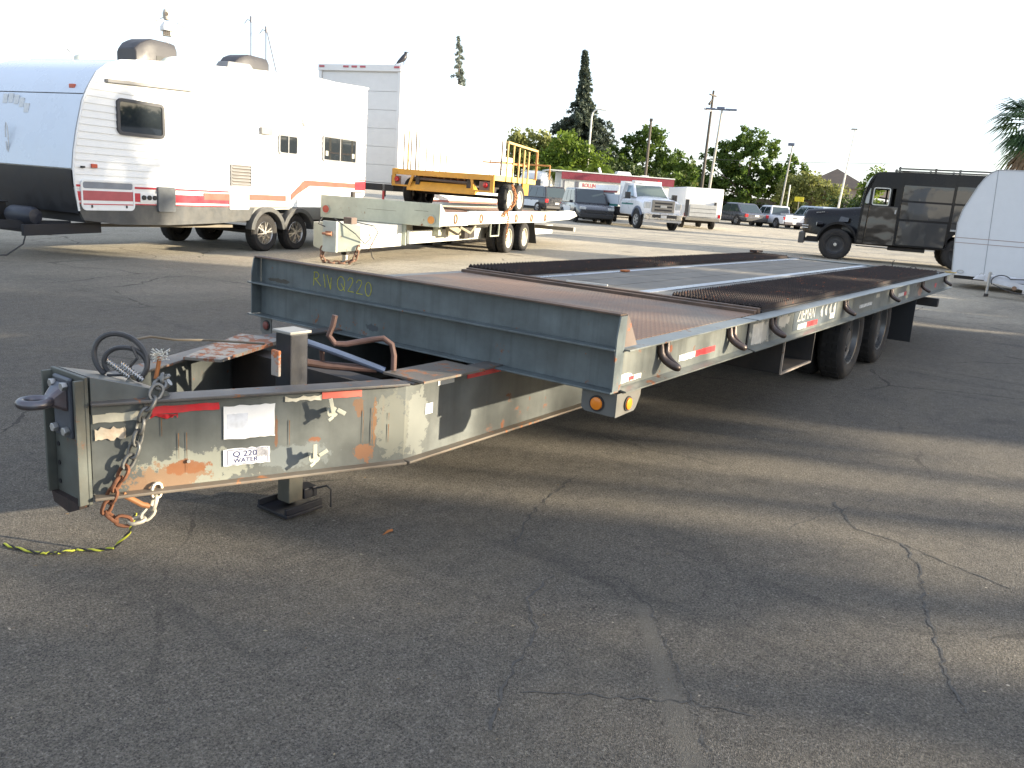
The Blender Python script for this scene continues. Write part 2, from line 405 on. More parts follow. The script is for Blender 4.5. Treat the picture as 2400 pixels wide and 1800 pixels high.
def crack(pts, w):
    rnd = random.Random(len(pts)*13+int(w*1e4)); P = []
    for i in range(len(pts)-1):
        a = Vector(pts[i]); b = Vector(pts[i+1]); n = max(2, int((b-a).length/.03)); nn = Vector((-(b-a).y, (b-a).x)).normalized()
        for k in range(n): P.append(a.lerp(b, k/n)+nn*rnd.uniform(-.012, .012))
    vs = []; fs = []
    for i, p in enumerate(P):
        q = P[min(i+1, len(P)-1)]-P[max(i-1, 0)]; nn = Vector((-q.y, q.x)).normalized(); ww = w*rnd.uniform(.1, .7)
        z = gz(p.x, p.y)+.002
        vs += [(p.x+nn.x*ww/2, p.y+nn.y*ww/2, z), (p.x-nn.x*ww/2, p.y-nn.y*ww/2, z)]
        if i: fs.append((2*i-2, 2*i-1, 2*i+1, 2*i))
    return vs, fs
crk = [[(0.45, -2.16), (0.19, -2.21), (-0.04, -2.26), (-0.27, -2.32), (-0.48, -2.43), (-0.57, -2.51)],
 [(-0.64, -2.72), (-0.87, -2.76), (-1.05, -2.92), (-1.29, -2.99), (-1.47, -3.06), (-1.63, -3.14)],
 [(-1.38, -3.09), (-1.27, -3.23), (-1.15, -3.41), (-1.07, -3.52), (-0.99, -3.72)],
 [(-0.45, -2.91), (-0.58, -3.12), (-0.81, -3.31), (-1.06, -3.52), (-1.31, -3.68)],
 [(1.19, -3.36), (0.86, -3.55), (0.84, -3.77), (0.56, -3.9), (0.18, -3.98), (-0.28, -4.12), (-0.56, -4.22)],
 [(0.84, -3.77), (0.73, -4.01), (0.64, -4.27)], [(0.6, -3.29), (1.01, -3.4), (1.47, -3.53)]]
mb = MB()
for i, p in enumerate(crk): mb.add(*crack(p, (.016, .020, .014, .012, .022, .016, .01)[i]))
o = mb.build('pavement_crack', crackm, None, 0); o['kind'] = 'structure'
# loose bits on the ground
mb = MB(); rnd = random.Random(3)
for i in range(520):
    a = rnd.uniform(-.62, .62)+YAW; d = 1.0+rnd.random()**1.6*9
    x = CAMP.x+d*math.cos(a); y = CAMP.y+d*math.sin(a); l = rnd.uniform(.003, .009)*(1+d*.06); w = l*rnd.uniform(.12, .4); th = rnd.uniform(0, 6.3); z = gz(x, y)+.004
    c, s_ = math.cos(th), math.sin(th); h = rnd.uniform(0, .006)
    mb.cur = rnd.choice((0, 0, 1, 2))
    mb.add([(x+c*l, y+s_*l, z), (x-s_*w, y+c*w, z+h), (x-c*l, y-s_*l, z+h*.5), (x+s_*w, y-c*w, z)], [(0, 1, 2), (0, 2, 3)])
o = mb.build('leaf_litter', [mat('dry chaff', (.30, .26, .18), .9), mat('brown chaff', (.20, .14, .08), .9), mat('pale grit', (.34, .31, .26), .9)], None, 0)
tag(o, 'dry bits of leaf and grit scattered over the near asphalt', 'litter', kind='stuff')
mb = MB(); mb.add([(-.84, -1.962, .004), (-.80, -1.972, .012), (-.76, -1.950, .006), (-.795, -1.952, .013), (-.78, -1.968, .006)], [(0, 1, 3), (1, 4, 3), (4, 2, 3)])
tag(mb.build('fallen_leaf', mat('orange dead leaf', (.42, .15, .04), .7), None, 0), 'curled orange-brown dead leaf on the asphalt right of the jack foot', 'leaf')

# ------------------------------------------------------------------ the grey equipment trailer
T = thing('flatbed_trailer', 'weathered grey equipment trailer with rusty serrated ramps and ring hitch, nearest to the viewer', 'trailer')
G0 = (.105, .118, .115)
steel = mat('weathered grey trailer paint', G0, .48, .15, var=.22, dirt=.35, dirtcol=(.10, .10, .09), scale=5, bmp=.12, streak=.35, rust=.22)
steelb = mat('headboard paint', (.112, .134, .138), .42, .1, var=.2, dirt=.35, dirtcol=(.05, .055, .055), scale=7, bmp=.12, streak=.5, rust=.12,
    spots=[((.03, -.20, .87), (.1, .10, .012), (.05, .045, .035), 3), ((.03, -1.0, .70), (.1, .05, .02), (.05, .06, .07), 3)])
railm = mat('side rail paint', (.165, .178, .165), .38, .15, var=.3, dirt=.3, dirtcol=(.13, .12, .10), scale=4, bmp=.1, streak=.5, rust=.16,
    spots=[((2.02, -2.56, .73), (.24, .2, .07), (.50, .48, .42), 2.2), ((2.46, -2.56, .77), (.13, .2, .05), (.52, .50, .45), 2.6), ((.1, -2.56, .69), (.12, .2, .022), (.72, .70, .62), 1.2),
           ((.62, -2.56, .775), (.02, .1, .022), (.25, .08, .04), .6), ((7.7, -2.56, .70), (.14, .1, .05), (.45, .22, .12), 1.2), ((6.9, -2.56, .74), (.1, .1, .09), (.5, .5, .36), 1)])
tonguem = mat('tongue paint', (.115, .125, .12), .42, .15, var=.25, dirt=.3, dirtcol=(.055, .055, .052), scale=4.5, bmp=.12, streak=.3, rust=.12,  # pale spots are sunlit paint put into the colour, brown ones rust
    spots=[((-1.47, -1.56, .345), (.20, .3, .085), (.27, .28, .235), 2.4), ((-1.56, -1.5, .31), (.13, .3, .07), (.24, .15, .09), 3.2), ((-1.50, -1.52, .36), (.07, .2, .03), (.24, .10, .045), 3),
           ((-.81, -1.82, .335), (.045, .3, .045), (.20, .10, .055), 3.6), ((-.84, -1.81, .56), (.020, .3, .06), (.17, .095, .055), 4.0), ((-.77, -1.82, .47), (.010, .3, .11), (.19, .10, .05), 2.4), ((-.735, -1.83, .50), (.006, .3, .09), (.20, .11, .06), 2), ((-.68, -1.85, .46), (.09, .3, .15), (.175, .18, .155), 2.6),
           ((-.55, -1.88, .44), (.07, .2, .17), (.21, .22, .20), 2.4), ((-1.02, -1.73, .42), (.02, .2, .012), (.22, .09, .045), 3), ((-1.17, -1.66, .47), (.006, .2, .07), (.18, .09, .05), 3),
           ((-1.10, -1.7, .36), (.16, .3, .05), (.17, .19, .19), 2.6)])
rustedge = mat('rusty steel edge', (.13, .085, .06), .75, .2, var=.3, dirt=.5, dirtcol=(.05, .045, .04), scale=10, bmp=.3)
rustm = mat('rusted steel', (.032, .021, .018), .85, .1, var=.5, dirt=.55, dirtcol=(.012, .010, .010), scale=14, bmp=.4, rust=.25, rustcol=(.12, .04, .018))
pipem = mat('brown rusted pipe', (.13, .075, .06), .6, .2, var=.3, dirt=.3, dirtcol=(.06, .04, .04), scale=12, bmp=.2)
YN = -2.56
# headboard: two stacked channels
m_ = MB(); m_.box(.035, .043, -2.575, -.015, .646, 1.0); m_.build('headboard_web', steelb, T, 0)
m_ = MB(); m_.box(-.012, .05, -2.585, -.005, .997, 1.006); m_.build('top_lip', rustedge, T, 0, bevel=.002)
m_ = MB(); m_.box(-.035, .034, -2.585, .035, .836, .846); m_.build('middle_flange', steelb, T, 0, bevel=.002)
m_ = MB(); m_.box(-.035, .042, -2.585, .035, .636, .645); m_.build('bottom_flange', steelb, T, 0, bevel=.002)
for y in (-2.59, -.006):
    m_ = MB(); m_.prism([(-.03, .647), (.048, .647), (.048, .996), (-.012, .996), (-.03, .90)], 'y', y, y+.008); m_.build('end_plate', steelb, T, 0)
m_ = MB(); m_.prism([(.052, .848), (.175, .848), (.165, .862), (.085, .97), (.06, 1.0), (.052, 1.0)], 'y', -2.588, -2.576)
m_.build('corner_gusset', mat('gusset paint', (.13, .10, .085), .6, rust=.5, rustcol=(.2, .07, .03)), T, 0, label='rust-brown triangular gusset')
# chalk marking
chalk = mat('yellow chalk', (.42, .40, .05), .9, var=.3, scale=60)
ch = sub('chalk_marking', T)
def stroke(pts, y0, z0, h, w, jit=0):
    k = 6; P = []
    for i in range(len(pts)-1):
        for j in range(k): P.append((pts[i][0]+(pts[i+1][0]-pts[i][0])*j/k, pts[i][1]+(pts[i+1][1]-pts[i][1])*j/k))
    P.append(pts[-1]); V_ = []
    for i, (u, v) in enumerate(P): V_.append((.0345+random.uniform(-.0003, .0006), y0-u*w, z0+v*h))
    q = MB(); q.tube(V_, .0026, 5); return q
def oval(cx, cy, rx, ry, a0=95, a1=455): return [(cx+rx*math.cos(R(a)), cy+ry*math.sin(R(a))) for a in np.linspace(a0, a1, 13)]
chars = {'R': [[(0, 0), (.08, 1)], [(.02, .98), (.35, 1), (.55, .82), (.45, .6), (.1, .5)], [(.18, .5), (.75, .05)]], 'I': [[(0, 1), (.2, .05)]],
 'V': [[(0, 1), (.38, 0)], [(.38, 0), (.42, .85)]], 'Q': [oval(.4, .5, .36, .5), [(.4, .5), (.6, .25), (.8, .0)]],
 '2': [[(0, .75), (.15, .98), (.42, .98), (.5, .78), (.35, .5), (.02, .03), (.6, .02)]], '0': [oval(.3, .5, .28, .48)]}
for c_, yy, zz in (('R', -.50, .880), ('I', -.585, .876), ('V', -.615, .874), ('Q', -.70, .878), ('2', -.79, .880), ('2', -.86, .876), ('0', -.93, .872)):
    for s_ in chars[c_]: stroke(s_, yy, zz, .082, .085).build('chalk_stroke', chalk, ch, 60)
# side rails
def rail(y, s, x0, x1, dx=0, mt=railm):
    q = MB(); q.box(x0, x1, y, y+s*.006, .652, .832)                       # web
    q.build('rail_web', mt, T, 0)
    q = MB(); q.box(x0, x1, y+s*(.06+dx), y-s*.055, .832, .840); q.build('rail_top_flange', mt, T, 0, bevel=.002)
    q = MB(); q.prism([(y-s*.004, .645), (y+s*(.06+dx), .636), (y+s*(.06+dx), .643), (y-s*.004, .654)], 'x', x0, x1); q.build('rail_bottom_flange', mt, T, 0)
rail(YN, -1, .05, 1.745); rail(YN-.006, -1, 1.772, 9.95)
rail(-.03, 1, .05, 9.95, mt=steel)
m_ = MB(); m_.box(1.750, 1.768, -2.574, -2.54, .645, .831); m_.build('joint_plate', mat('joint gap', (.03, .03, .03), .8), T, 0)
# tie down rings along the near rail
ringm = mat('tie ring steel', (.075, .06, .055), .42, .6, var=.4, dirt=.3, dirtcol=(.12, .06, .04), scale=20, bmp=.15)
for i, x in enumerate((.50, 1.44, 2.19, 4.09, 5.95, 7.75, 9.45)):
    q = MB(); P = []
    for k in range(17):
        a = -1.0+k/8
        s2 = 1-abs(a)**2.4; u = x+a*.036; v = .812-.105*s2**.8; out = .012+.088*s2**2.6
        P.append((u, YN-.006-out, v))
    q.tube([(P[0][0], YN+.003, P[0][2]-.002)]+P+[(P[-1][0], YN+.003, P[-1][2]-.002)], .019, 10)
    r_ = q.build('tie_ring', ringm, T, 60)
    if i > 2: r_.scale = (1, 1, 1)
# tape, patches, lettering on the rail
def onrail(name, x0, x1, z0, z1, mt, y=YN-.012, **k):
    q = MB(); n = 8; top = []; bot = []
    rr = random.Random(int(x0*1000))
    for i in range(n+1):
        u = x0+(x1-x0)*i/n; top.append((u, z1-rr.uniform(0, .003))); bot.append((u, z0+rr.uniform(0, .006)))
    q.prism(bot+top[::-1], 'y', y-.0015, y-.0002); return q.build(name, mt, T, 0, **k)
onrail('reflective_tape', .02+.05, .30, .665, .693, whitetape, YN-.006); onrail('reflective_tape', .17, .22, .667, .691, redtape, YN-.0076)
onrail('reflective_tape', .735, .95, .690, .728, whitetape, YN-.006); onrail('reflective_tape', .955, 1.235, .692, .73, redtape, YN-.006)
onrail('pale_rail_patch', 1.83, 2.02, .66, .80, mat('pale mottled patch', (.6, .58, .52), .5, var=.2, dirt=.5, dirtcol=(.35, .33, .27), scale=20))  # pale mottled patch at the start of the rear rail section
onrail('lettering_panel', 2.68, 3.86, .668, .828, mat('faded blue-grey panel', (.07, .09, .105), .5, var=.15))
onrail('reflective_tape', 2.80, 3.02, .672, .715, whitetape, YN-.0136); onrail('reflective_tape', 3.025, 3.31, .674, .717, redtape, YN-.0136)
onrail('white_sticker', 3.66, 3.80, .685, .735, whitetape, YN-.0136)
letm = mat('white lettering', (.48, .48, .46), .5, var=.2, scale=30)
text('maker_lettering', 'ZIEMAN', .135, (2.985, YN-.0150, .778), SIDE, letm, T, .0008, 0, .92, bold=0)
for k in range(4):
    q = MB(); x = 3.36+k*.125; q.prism([(x, .775), (x+.03, .735), (x+.075, .722), (x+.06, .80), (x+.085, .822), (x+.035, .808)], 'y', YN-.0150, YN-.0134); q.build('chevron_mark', letm, T, 0)
onrail('white_sticker', 4.66, 5.16, .70, .735, mat('worn sticker', (.6, .6, .58), .6, dirt=.8, dirtcol=(.25, .27, .27), scale=40, var=.2))
onrail('worn_patch', 5.3, 5.45, .76, .80, mat('yellowed patch', (.45, .43, .36), .6))
onrail('reflective_tape', 6.40, 6.70, .70, .745, whitetape); onrail('reflective_tape', 6.71, 6.85, .70, .748, redtape); onrail('reflective_tape', 8.72, 8.86, .69, .75, redtape)
text('rail_letter', 'A', .075, (6.97, YN-.014, .725), SIDE, letm, T, .0008, .1, 1.4, bold=.003)
# deck
dm, t, b = newmat('tread plate'); MC['tread plate'] = dm
tc = N(t, 'ShaderNodeTexCoord').outputs['Object']
def diam(scale_, rot):
    mp = N(t, 'ShaderNodeMapping'); mp.inputs['Rotation'].default_value = (0, 0, rot); mp.inputs['Scale'].default_value = scale_; t.links.new(tc, mp.inputs[0])
    sp = N(t, 'ShaderNodeSeparateXYZ'); t.links.new(mp.outputs[0], sp.inputs[0])
    a = mth(t, 'SINE', mth(t, 'MULTIPLY', sp.outputs[0], 6.283)); c = mth(t, 'SINE', mth(t, 'MULTIPLY', sp.outputs[1], 6.283))
    return mth(t, 'MULTIPLY', a, c)
dd = diam((13, 26, 1), R(45)); dd = ramp(t, dd, ((.45, 0), (.75, 1)))
n1 = noise(t, tc, 3, 6, .65); n2 = noise(t, tc, 1.1, 3)
c = mix(t, ramp(t, n1, ((.4, 0), (.6, 1))), (.165, .138, .108), (.095, .085, .072))
c = mix(t, ramp(t, n2, ((.36, 0), (.56, .8))), c, (.22, .115, .06))
c = mix(t, ramp(t, dd, ((0, .0), (1, .45))), c, (.27, .21, .15))
t.links.new(c, b.inputs['Base Color']); b.inputs['Roughness'].default_value = .6; b.inputs['Metallic'].default_value = .2
bump(t, b, dd, .9, .012)
m_ = MB(); m_.box(.045, 2.02, -2.503, -.085, .834, .842); m_.build('tread_plate', dm, T, 0)
for x0, x1, z in ((2.03, 2.075, .862), (2.095, 2.15, .872)):
    q = MB(); q.box(x0, x1, -2.50, -.02, .832, z); q.build('cross_bar', rustedge, T, 0, bevel=.003)
q = MB(); q.bar((2.05, -1.03, .885), (2.16, -1.32, .88), .012, .012); q.bar((2.05, -1.03, .885), (2.12, -1.00, .875), .012, .012); q.bar((2.16, -1.32, .88), (2.20, -1.27, .875), .012, .012)
q.build('latch_rod', mat('white painted rod', (.5, .5, .47), .5), T, 0)
def plank(name, y0, y1, z, mt, x0=2.17, x1=9.3):
    q = MB(); q.box(x0, x1, y0, y1, z-.035, z); return q.build(name, mt, T, 0, bevel=.003)
wood = mat('grey weathered plank', (.19, .172, .142), .8, var=.25, dirt=.5, dirtcol=(.10, .093, .08), scale=5, bmp=.35, streak=.0)
strip = mat('worn steel strip', (.36, .38, .42), .30, .75, var=.2, dirt=.4, dirtcol=(.2, .19, .17), scale=3)
plank('steel_strip', -1.82, -1.60, .848, mat('dull strip', (.16, .15, .13), .6, .3, dirt=.3)); plank('steel_strip', -1.585, -1.50, .853, strip)
for i, (a, c_) in enumerate(((-1.49, -1.195), (-1.185, -.89), (-.88, -.63))): plank('deck_plank', a, c_, .846+i*.001, wood)
plank('steel_strip', -.62, -.56, .853, strip); plank('steel_strip', -.55, -.47, .848, wood)
q = MB(); q.prism([(-.66, .0), (-.60, .0), (-.61, .02), (-.64, .024)], 'x', 3.72, 3.78); 
q = MB(); q.box(3.70, 3.80, -.66, -.60, .852, .868); q.build('rust_block', mat('orange rust', (.40, .13, .04), .8, var=.3), T, 0, bevel=.006)
# serrated ramp gratings
def grating(y0, y1, nb, x0, x1):
    q = MB(); pitch = .048; nt_ = int((x1-x0)/pitch)
    for j in range(nb):
        y = y0+(y1-y0)*j/(nb-1); vs = []; fs = []
        for i in range(nt_+1):
            x = x0+i*pitch; zb = .85; zt = .895+random.uniform(-.002, .002)
            vs += [(x, y-.004, zb), (x, y+.004, zb), (x+pitch*.5, y-.004, zt-.002), (x+pitch*.5, y+.004, zt-.002), (x, y-.004, .874), (x, y+.004, .874)]
        for i in range(nt_):
            o_ = i*6; n_ = o_+6
            fs += [(o_, n_, n_+4, o_+2, o_+4), (o_+5, o_+3, n_+5, n_+1, o_+1), (o_+4, o_+2, o_+3, o_+5), (o_+2, n_+4, n_+5, o_+3)]
        q.add(vs, fs)
    g = q.build('serrated_bar', rustm, T, 0); g['kind'] = 'stuff'
    q = MB(); x = x0+.05
    while x < x1:
        q.box(x, x+.012, y0, y1, .856, .868); x += .16
    g = q.build('grating_rod', rustm, T, 0); g['kind'] = 'stuff'
    q = MB(); q.box(x0, x1, y0-.01, y1+.01, .815, .845); q.build('ramp_bed', darkm, T, 0)
grating(-2.485, -1.835, 16, 2.2, 9.3); grating(-.445, .035, 12, 2.2, 9.3)
q = MB(); q.box(9.3, 9.42, -2.5, .03, .82, .862); q.build('rear_cross_bar', steel, T, 0, bevel=.003)
q = MB(); q.box(9.86, 9.95, -2.50, .03, .70, .842); q.build('rear_beam', steel, T, 0, bevel=.003)
q = MB(); q.box(9.42, 9.86, -2.5, -1.55, .83, .85); q.build('rear_plate', rustm, T, 0)
q = MB(); q.box(9.42, 9.86, -.5, .03, .83, .85); q.build('rear_plate', rustm, T, 0)
q = MB(); q.box(9.90, 9.99, -2.64, -2.5, .845, .856); q.build('corner_edge', mat('yellow edge paint', (.5, .33, .06), .6, dirt=.5), T, 0)
q = MB(); q.tube([(9.1, -1.95, .85), (9.1, -1.95, .965), (9.1, -1.97, .97)], .007, 6); q.build('stake_pin', darkm, T)
q = MB(); q.tube([(9.5, -2.15+.05*math.cos(a), .85+.05*math.sin(a)) for a in np.linspace(0, 3.14, 8)], .006, 6); q.build('stake_pin', darkm, T)
q = MB(); q.bar((8.6, -.15, .93), (9.25, -.02, .91), .10, .03); q.build('ramp_hook', rustm, T, 0)
# frame beneath: two long I beams bending in to the nose
pts = [(-1.80, .105), (-.64, .595), (2.6, .595)]
for s, nm in ((-1, 'near'), (1, 'far')):
    for (a, c_) in ((pts[0], pts[1]), (pts[1], pts[2])):
        A_ = Vector((a[0], -1.285+s*a[1], 0)); B_ = Vector((c_[0], -1.285+s*c_[1], 0)); d = (B_-A_).normalized(); n_ = Vector((-d.y, d.x, 0))*s   # outward
        B_ = B_ + (d*.002 if a is pts[0] else Vector())
        def P(q_, o, z): w_ = q_+n_*o; return (w_.x, w_.y, z)
        def sl(o0, o1, z0, z1, z1b=None):
            z1b = z1 if z1b is None else z1b
            return [P(A_, o0, z0), P(B_, o0, z0), P(B_, o1, z0), P(A_, o1, z0), P(A_, o0, z1), P(B_, o0, z1), P(B_, o1, z1), P(A_, o1, z1)]
        q = MB(); q.hexa(sl(-.008, 0, .288, .640)); q.build('tongue_beam_web', tonguem, T, 0, fixn=True)
        q = MB(); q.hexa(sl(-.060, .045, .640, .652)); q.build('tongue_top_flange', mat('worn top flange', (.115, .11, .105), .5, .25, var=.3, dirt=.5, dirtcol=(.09, .075, .06), scale=7, rust=.35, rustcol=(.17, .075, .035)), T, 0, bevel=.003, fixn=True)
        q = MB(); q.hexa(sl(-.060, .045, .276, .288)); q.build('tongue_bottom_flange', mat('rusty bottom flange', (.15, .13, .105), .55, .15, var=.3, dirt=.4, dirtcol=(.16, .10, .06), scale=6, rust=.35, rustcol=(.26, .11, .045)), T, 0, bevel=.003, fixn=True)
    q = MB(); q.box(2.6, 9.86, -1.285+s*.595-.05, -1.285+s*.595+.05, .45, .80); q.build('main_beam', darkm, T, 0)
for x in np.arange(.45, 9.6, .62):
    q = MB(); q.box(x, x+.06, -2.5, -.06, .70, .815); q.build('crossmember', darkm, T, 0)
q = MB(); q.box(-.72, -.60, -1.82, -.75, .30, .62); q.build('tongue_cross_plate', darkm, T, 0)
q = MB(); q.box(-.2, 2.0, -1.80, -.77, .30, .31); q.build('belly_plate', darkm, T, 0)
# sheet pieces lying on the tongue
q = MB(); q.hexa([(-1.05, -1.12, .655), (-.52, -.90, .655), (-.60, -.66, .655), (-1.15, -.98, .655), (-1.05, -1.12, .668), (-.52, -.90, .675), (-.60, -.66, .675), (-1.15, -.98, .668)]); q.build('tongue_plate', mat('worn plate', (.24, .22, .19), .5, .3, rust=.5, rustcol=(.18, .075, .04)), T, 0)
q = MB(); q.box(-.62, -.18, -1.97, -1.72, .6535, .664); q.build('tongue_plate', mat('worn plate 2', (.17, .15, .125), .5, .3, rust=.55, rustcol=(.18, .08, .04)), T, 0)
# nose plate
np_ = mat('nose plate paint', (.095, .105, .095), .5, .2, var=.25, dirt=.5, dirtcol=(.10, .085, .06), scale=8, bmp=.15, rust=.28)
q = MB(); q.box(-1.825, -1.81, -1.405, -1.165, .255, .745); q.build('nose_plate', np_, T, 0, bevel=.003)
q = MB(); q.box(-1.86, -1.825, -1.405, -1.392, .26, .735); q.build('nose_plate_flange', np_, T, 0, bevel=.002)
q = MB(); q.box(-1.86, -1.825, -1.178, -1.165, .26, .735); q.build('nose_plate_flange', np_, T, 0, bevel=.002)
for k in range(4):
    for y in (-1.20, -1.345):
        q = MB(); q.cyl((-1.8285, y, .30+k*.075), (-1.8255, y, .30+k*.075), .009, 10); q.build('bolt_hole', blackp, T)
q = MB(); q.hexa([(-1.80, -1.40, .60), (-1.52, -1.5, .60), (-1.52, -1.06, .60), (-1.80, -1.17, .60), (-1.80, -1.40, .742), (-1.55, -1.49, .668), (-1.55, -1.08, .668), (-1.80, -1.17, .742)]); q.build('nose_gusset', tonguem, T, 0)
q = MB(); q.prism([(-1.38, .26), (-1.38, .24), (-1.30, .205), (-1.19, .22), (-1.175, .26)], 'x', -1.85, -1.815); q.build('nose_bottom_lip', rustm, T, 0)
# lunette ring
lun = mat('worn lunette steel', (.11, .12, .14), .35, .75, var=.35, dirt=.35, dirtcol=(.22, .08, .045), scale=10, bmp=.1)
q = MB(); cx, cy, cz = -1.937, -1.275, .645
q.tube([(cx+.042*math.cos(a)*1.1, cy+.044*math.sin(a), cz) for a in np.linspace(0, 2*math.pi, 28, endpoint=False)], .0175, 12, closed=True)
q.build('lunette_ring', lun, T, 60)
q = MB(); q.hexa([(-1.897, cy-.026, .628), (-1.84, cy-.055, .60), (-1.84, cy+.055, .60), (-1.897, cy+.026, .628), (-1.897, cy-.026, .663), (-1.84, cy-.055, .715), (-1.84, cy+.055, .715), (-1.897, cy+.026, .663)]); q.build('lunette_shank', lun, T, 0, bevel=.012)
q = MB(); q.box(-1.845, -1.826, cy-.062, cy+.062, .50, .73); q.build('lunette_flange', mat('lunette flange', (.09, .10, .12), .45, .5, var=.3, rust=.2), T, 0, bevel=.008)
for (y, z) in ((cy-.04, .70), (cy+.04, .70), (cy-.04, .53), (cy+.04, .53)):
    q = MB(); q.cyl((-1.865, y, z), (-1.845, y, z), .017, 6); q.build('bolt', galv, T, 30, bevel=.002)
# jack
jm = mat('black jack paint', (.018, .020, .028), .42, .2, var=.3, dirt=.4, dirtcol=(.05, .045, .035), scale=10)
jr = mat('jack leg paint', (.10, .10, .085), .5, .1, var=.2, dirt=.4, dirtcol=(.22, .15, .09), scale=9, rust=.15)
q = MB(); q.box(-.975, -.875, -1.505, -1.405, .30, .835); q.build('jack_post', jm, T, 0, bevel=.006)
q = MB(); q.box(-.985, -.865, -1.515, -1.395, .835, .848); q.build('jack_cap', mat('jack cap', (.34, .33, .30), .45, .3, dirt=.3), T, 0, bevel=.003)
q = MB(); q.box(-.965, -.885, -1.495, -1.415, .05, .30); q.build('jack_leg', jr, T, 0, bevel=.004)
q = MB(); q.box(-1.03, -.82, -1.56, -1.35, .012, .026); q.box(-1.03, -.82, -1.555, -1.54, .026, .055); q.box(-1.03, -.82, -1.37, -1.355, .026, .055); q.build('jack_foot', jm, T, 0, bevel=.002)
q = MB(); q.box(-.88, -.80, -1.50, -1.42, .05, .10); q.build('jack_bracket', jm, T, 0, bevel=.004)
q = MB(); q.tube([(-.84, -1.52, .10), (-.80, -1.56, .115), (-.785, -1.575, .095), (-.785, -1.575, .01)], .005, 6); q.build('jack_pin', jm, T)
q = MB(); q.box(-1.035, -1.02, -1.50, -1.45, .655, .77); q.build('jack_tab', mat('jack tab', (.34, .30, .26), .6, rust=.4, rustcol=(.3, .1, .04)), T, 0, bevel=.004)
q = MB(); q.tube([(-.885, -1.42, .80), (-.75, -1.55, .74), (-.60, -1.71, .665)], .016, 10); q.build('crank_shaft', mat('blue-grey pipe', (.10, .13, .20), .35, .4, var=.2), T)
q = MB(); q.tube([(-.735, -1.52, .905), (-.742, -1.515, .86), (-.752, -1.50, .81), (-.735, -1.525, .775), (-.70, -1.56, .775), (-.64, -1.65, .803), (-.605, -1.70, .815), (-.585, -1.735, .79), (-.578, -1.745, .74), (-.578, -1.745, .67)], .0135, 10); q.build('crank_handle', pipem, T)
q = MB(); q.tube([(-.77, -1.475, .74), (-.765, -1.48, .665)], .011, 8); q.tube([(-.86, -1.42, .69), (-.76, -1.50, .672), (-.62, -1.68, .668)], .018, 10); q.build('crank_pipe', pipem, T)
# air hoses, springs, cables
hose = mat('black air hose', (.035, .035, .037), .42, var=.2, dirt=.3, dirtcol=(.10, .09, .08), scale=20)
def circ(c_, r1, r2, a0, a1, n, tilt=0, lean=.3):
    out = []
    for a in np.linspace(R(a0), R(a1), n):
        u = r1*math.cos(a); v = r2*math.sin(a); out.append((c_[0]+u*.57+v*.05, c_[1]-u*.80+lean*v, c_[2]+v))
    return out
q = MB(); q.tube(circ((-1.60, -1.255, .765), .105, .092, 225, -60, 22), .0105, 8); q.build('air_hose', hose, T)
q = MB(); q.tube(circ((-1.59, -1.27, .745), .085, .062, 215, -50, 20, lean=.1), .0095, 8); q.build('air_hose', hose, T)
q = MB(); q.tube([(-1.65, -1.24, .70), (-1.60, -1.27, .70), (-1.575, -1.33, .775), (-1.585, -1.31, .82)], .006, 6); q.build('cable', hose, T)
q = MB(); q.tube([(-1.57, -1.27, .835), (-1.45, -1.22, .83), (-1.3, -1.15, .79), (-1.1, -1.1, .76), (-.95, -1.3, .76)], .0055, 6); q.build('cable', mat('tan cable', (.16, .13, .09), .6), T)
def spring(p, q_, r, turns):
    p = Vector(p); q_ = Vector(q_); n = turns*4
    mb_ = MB(); mb_.tube([p.lerp(q_, i/n) for i in range(n+1)], [r*(1, .86, .62, .86)[i % 4] for i in range(n+1)], 10); return mb_
for (a, c_) in (((-1.648, -1.245, .757), (-1.60, -1.315, .70)), ((-1.618, -1.285, .752), (-1.567, -1.352, .69))):
    spring(a, c_, .0125, 10).build('hose_spring', chrome, T)
q = MB(); q.tube([(-1.60, -1.30, .685), (-1.585, -1.335, .665), (-1.60, -1.31, .655), (-1.63, -1.28, .668)], .012, 8); q.build('glad_hand', mat('glad hand', (.25, .24, .2), .5, .5), T)
q = MB()
for k in range(40):
    p = Vector((-1.50+random.uniform(-.025, .03), -1.355+random.uniform(-.02, .02), .775+random.uniform(-.012, .018))); q.bar(p, p+Vector((random.uniform(-.03, .03), random.uniform(-.03, .03), random.uniform(-.01, .02))), .004, .002)
q.build('frayed_foil', mat('crumpled foil', (.7, .68, .6), .3, .7), T, 0)
q = MB(); q.tube([(-1.50, -1.36, .775), (-1.505, -1.355, .735), (-1.52, -1.36, .69)], .008, 6); q.build('frayed_cable', mat('orange cable', (.4, .14, .04), .6), T)
# safety chain
cg = mat('grey chain steel', (.20, .20, .19), .5, .6, var=.3, dirt=.3, dirtcol=(.1, .08, .06), scale=30)
cr_ = mat('rusted chain', (.17, .07, .035), .85, .1, var=.4, dirt=.4, dirtcol=(.10, .045, .025), scale=40, bmp=.2)
cw = mat('pale chain steel', (.52, .50, .42), .5, .3, var=.2, dirt=.3, dirtcol=(.4, .2, .08), scale=30)
SC = sub('safety_chain', T)
chain(SC, [(-1.495, -1.38, .70), (-1.54, -1.44, .705), (-1.595, -1.495, .685), (-1.635, -1.50, .63), (-1.655, -1.475, .56), (-1.67, -1.475, .50), (-1.69, -1.47, .44), (-1.715, -1.46, .385), (-1.745, -1.445, .32), (-1.765, -1.43, .26), (-1.775, -1.42, .22)], .062, .0072, [cg, cg, cr_])
chain(SC, [(-1.772, -1.42, .215), (-1.745, -1.43, .185), (-1.70, -1.455, .168), (-1.655, -1.475, .175), (-1.625, -1.485, .21), (-1.61, -1.49, .26), (-1.60, -1.485, .305)], .058, .0072, [cr_, cw, cw])
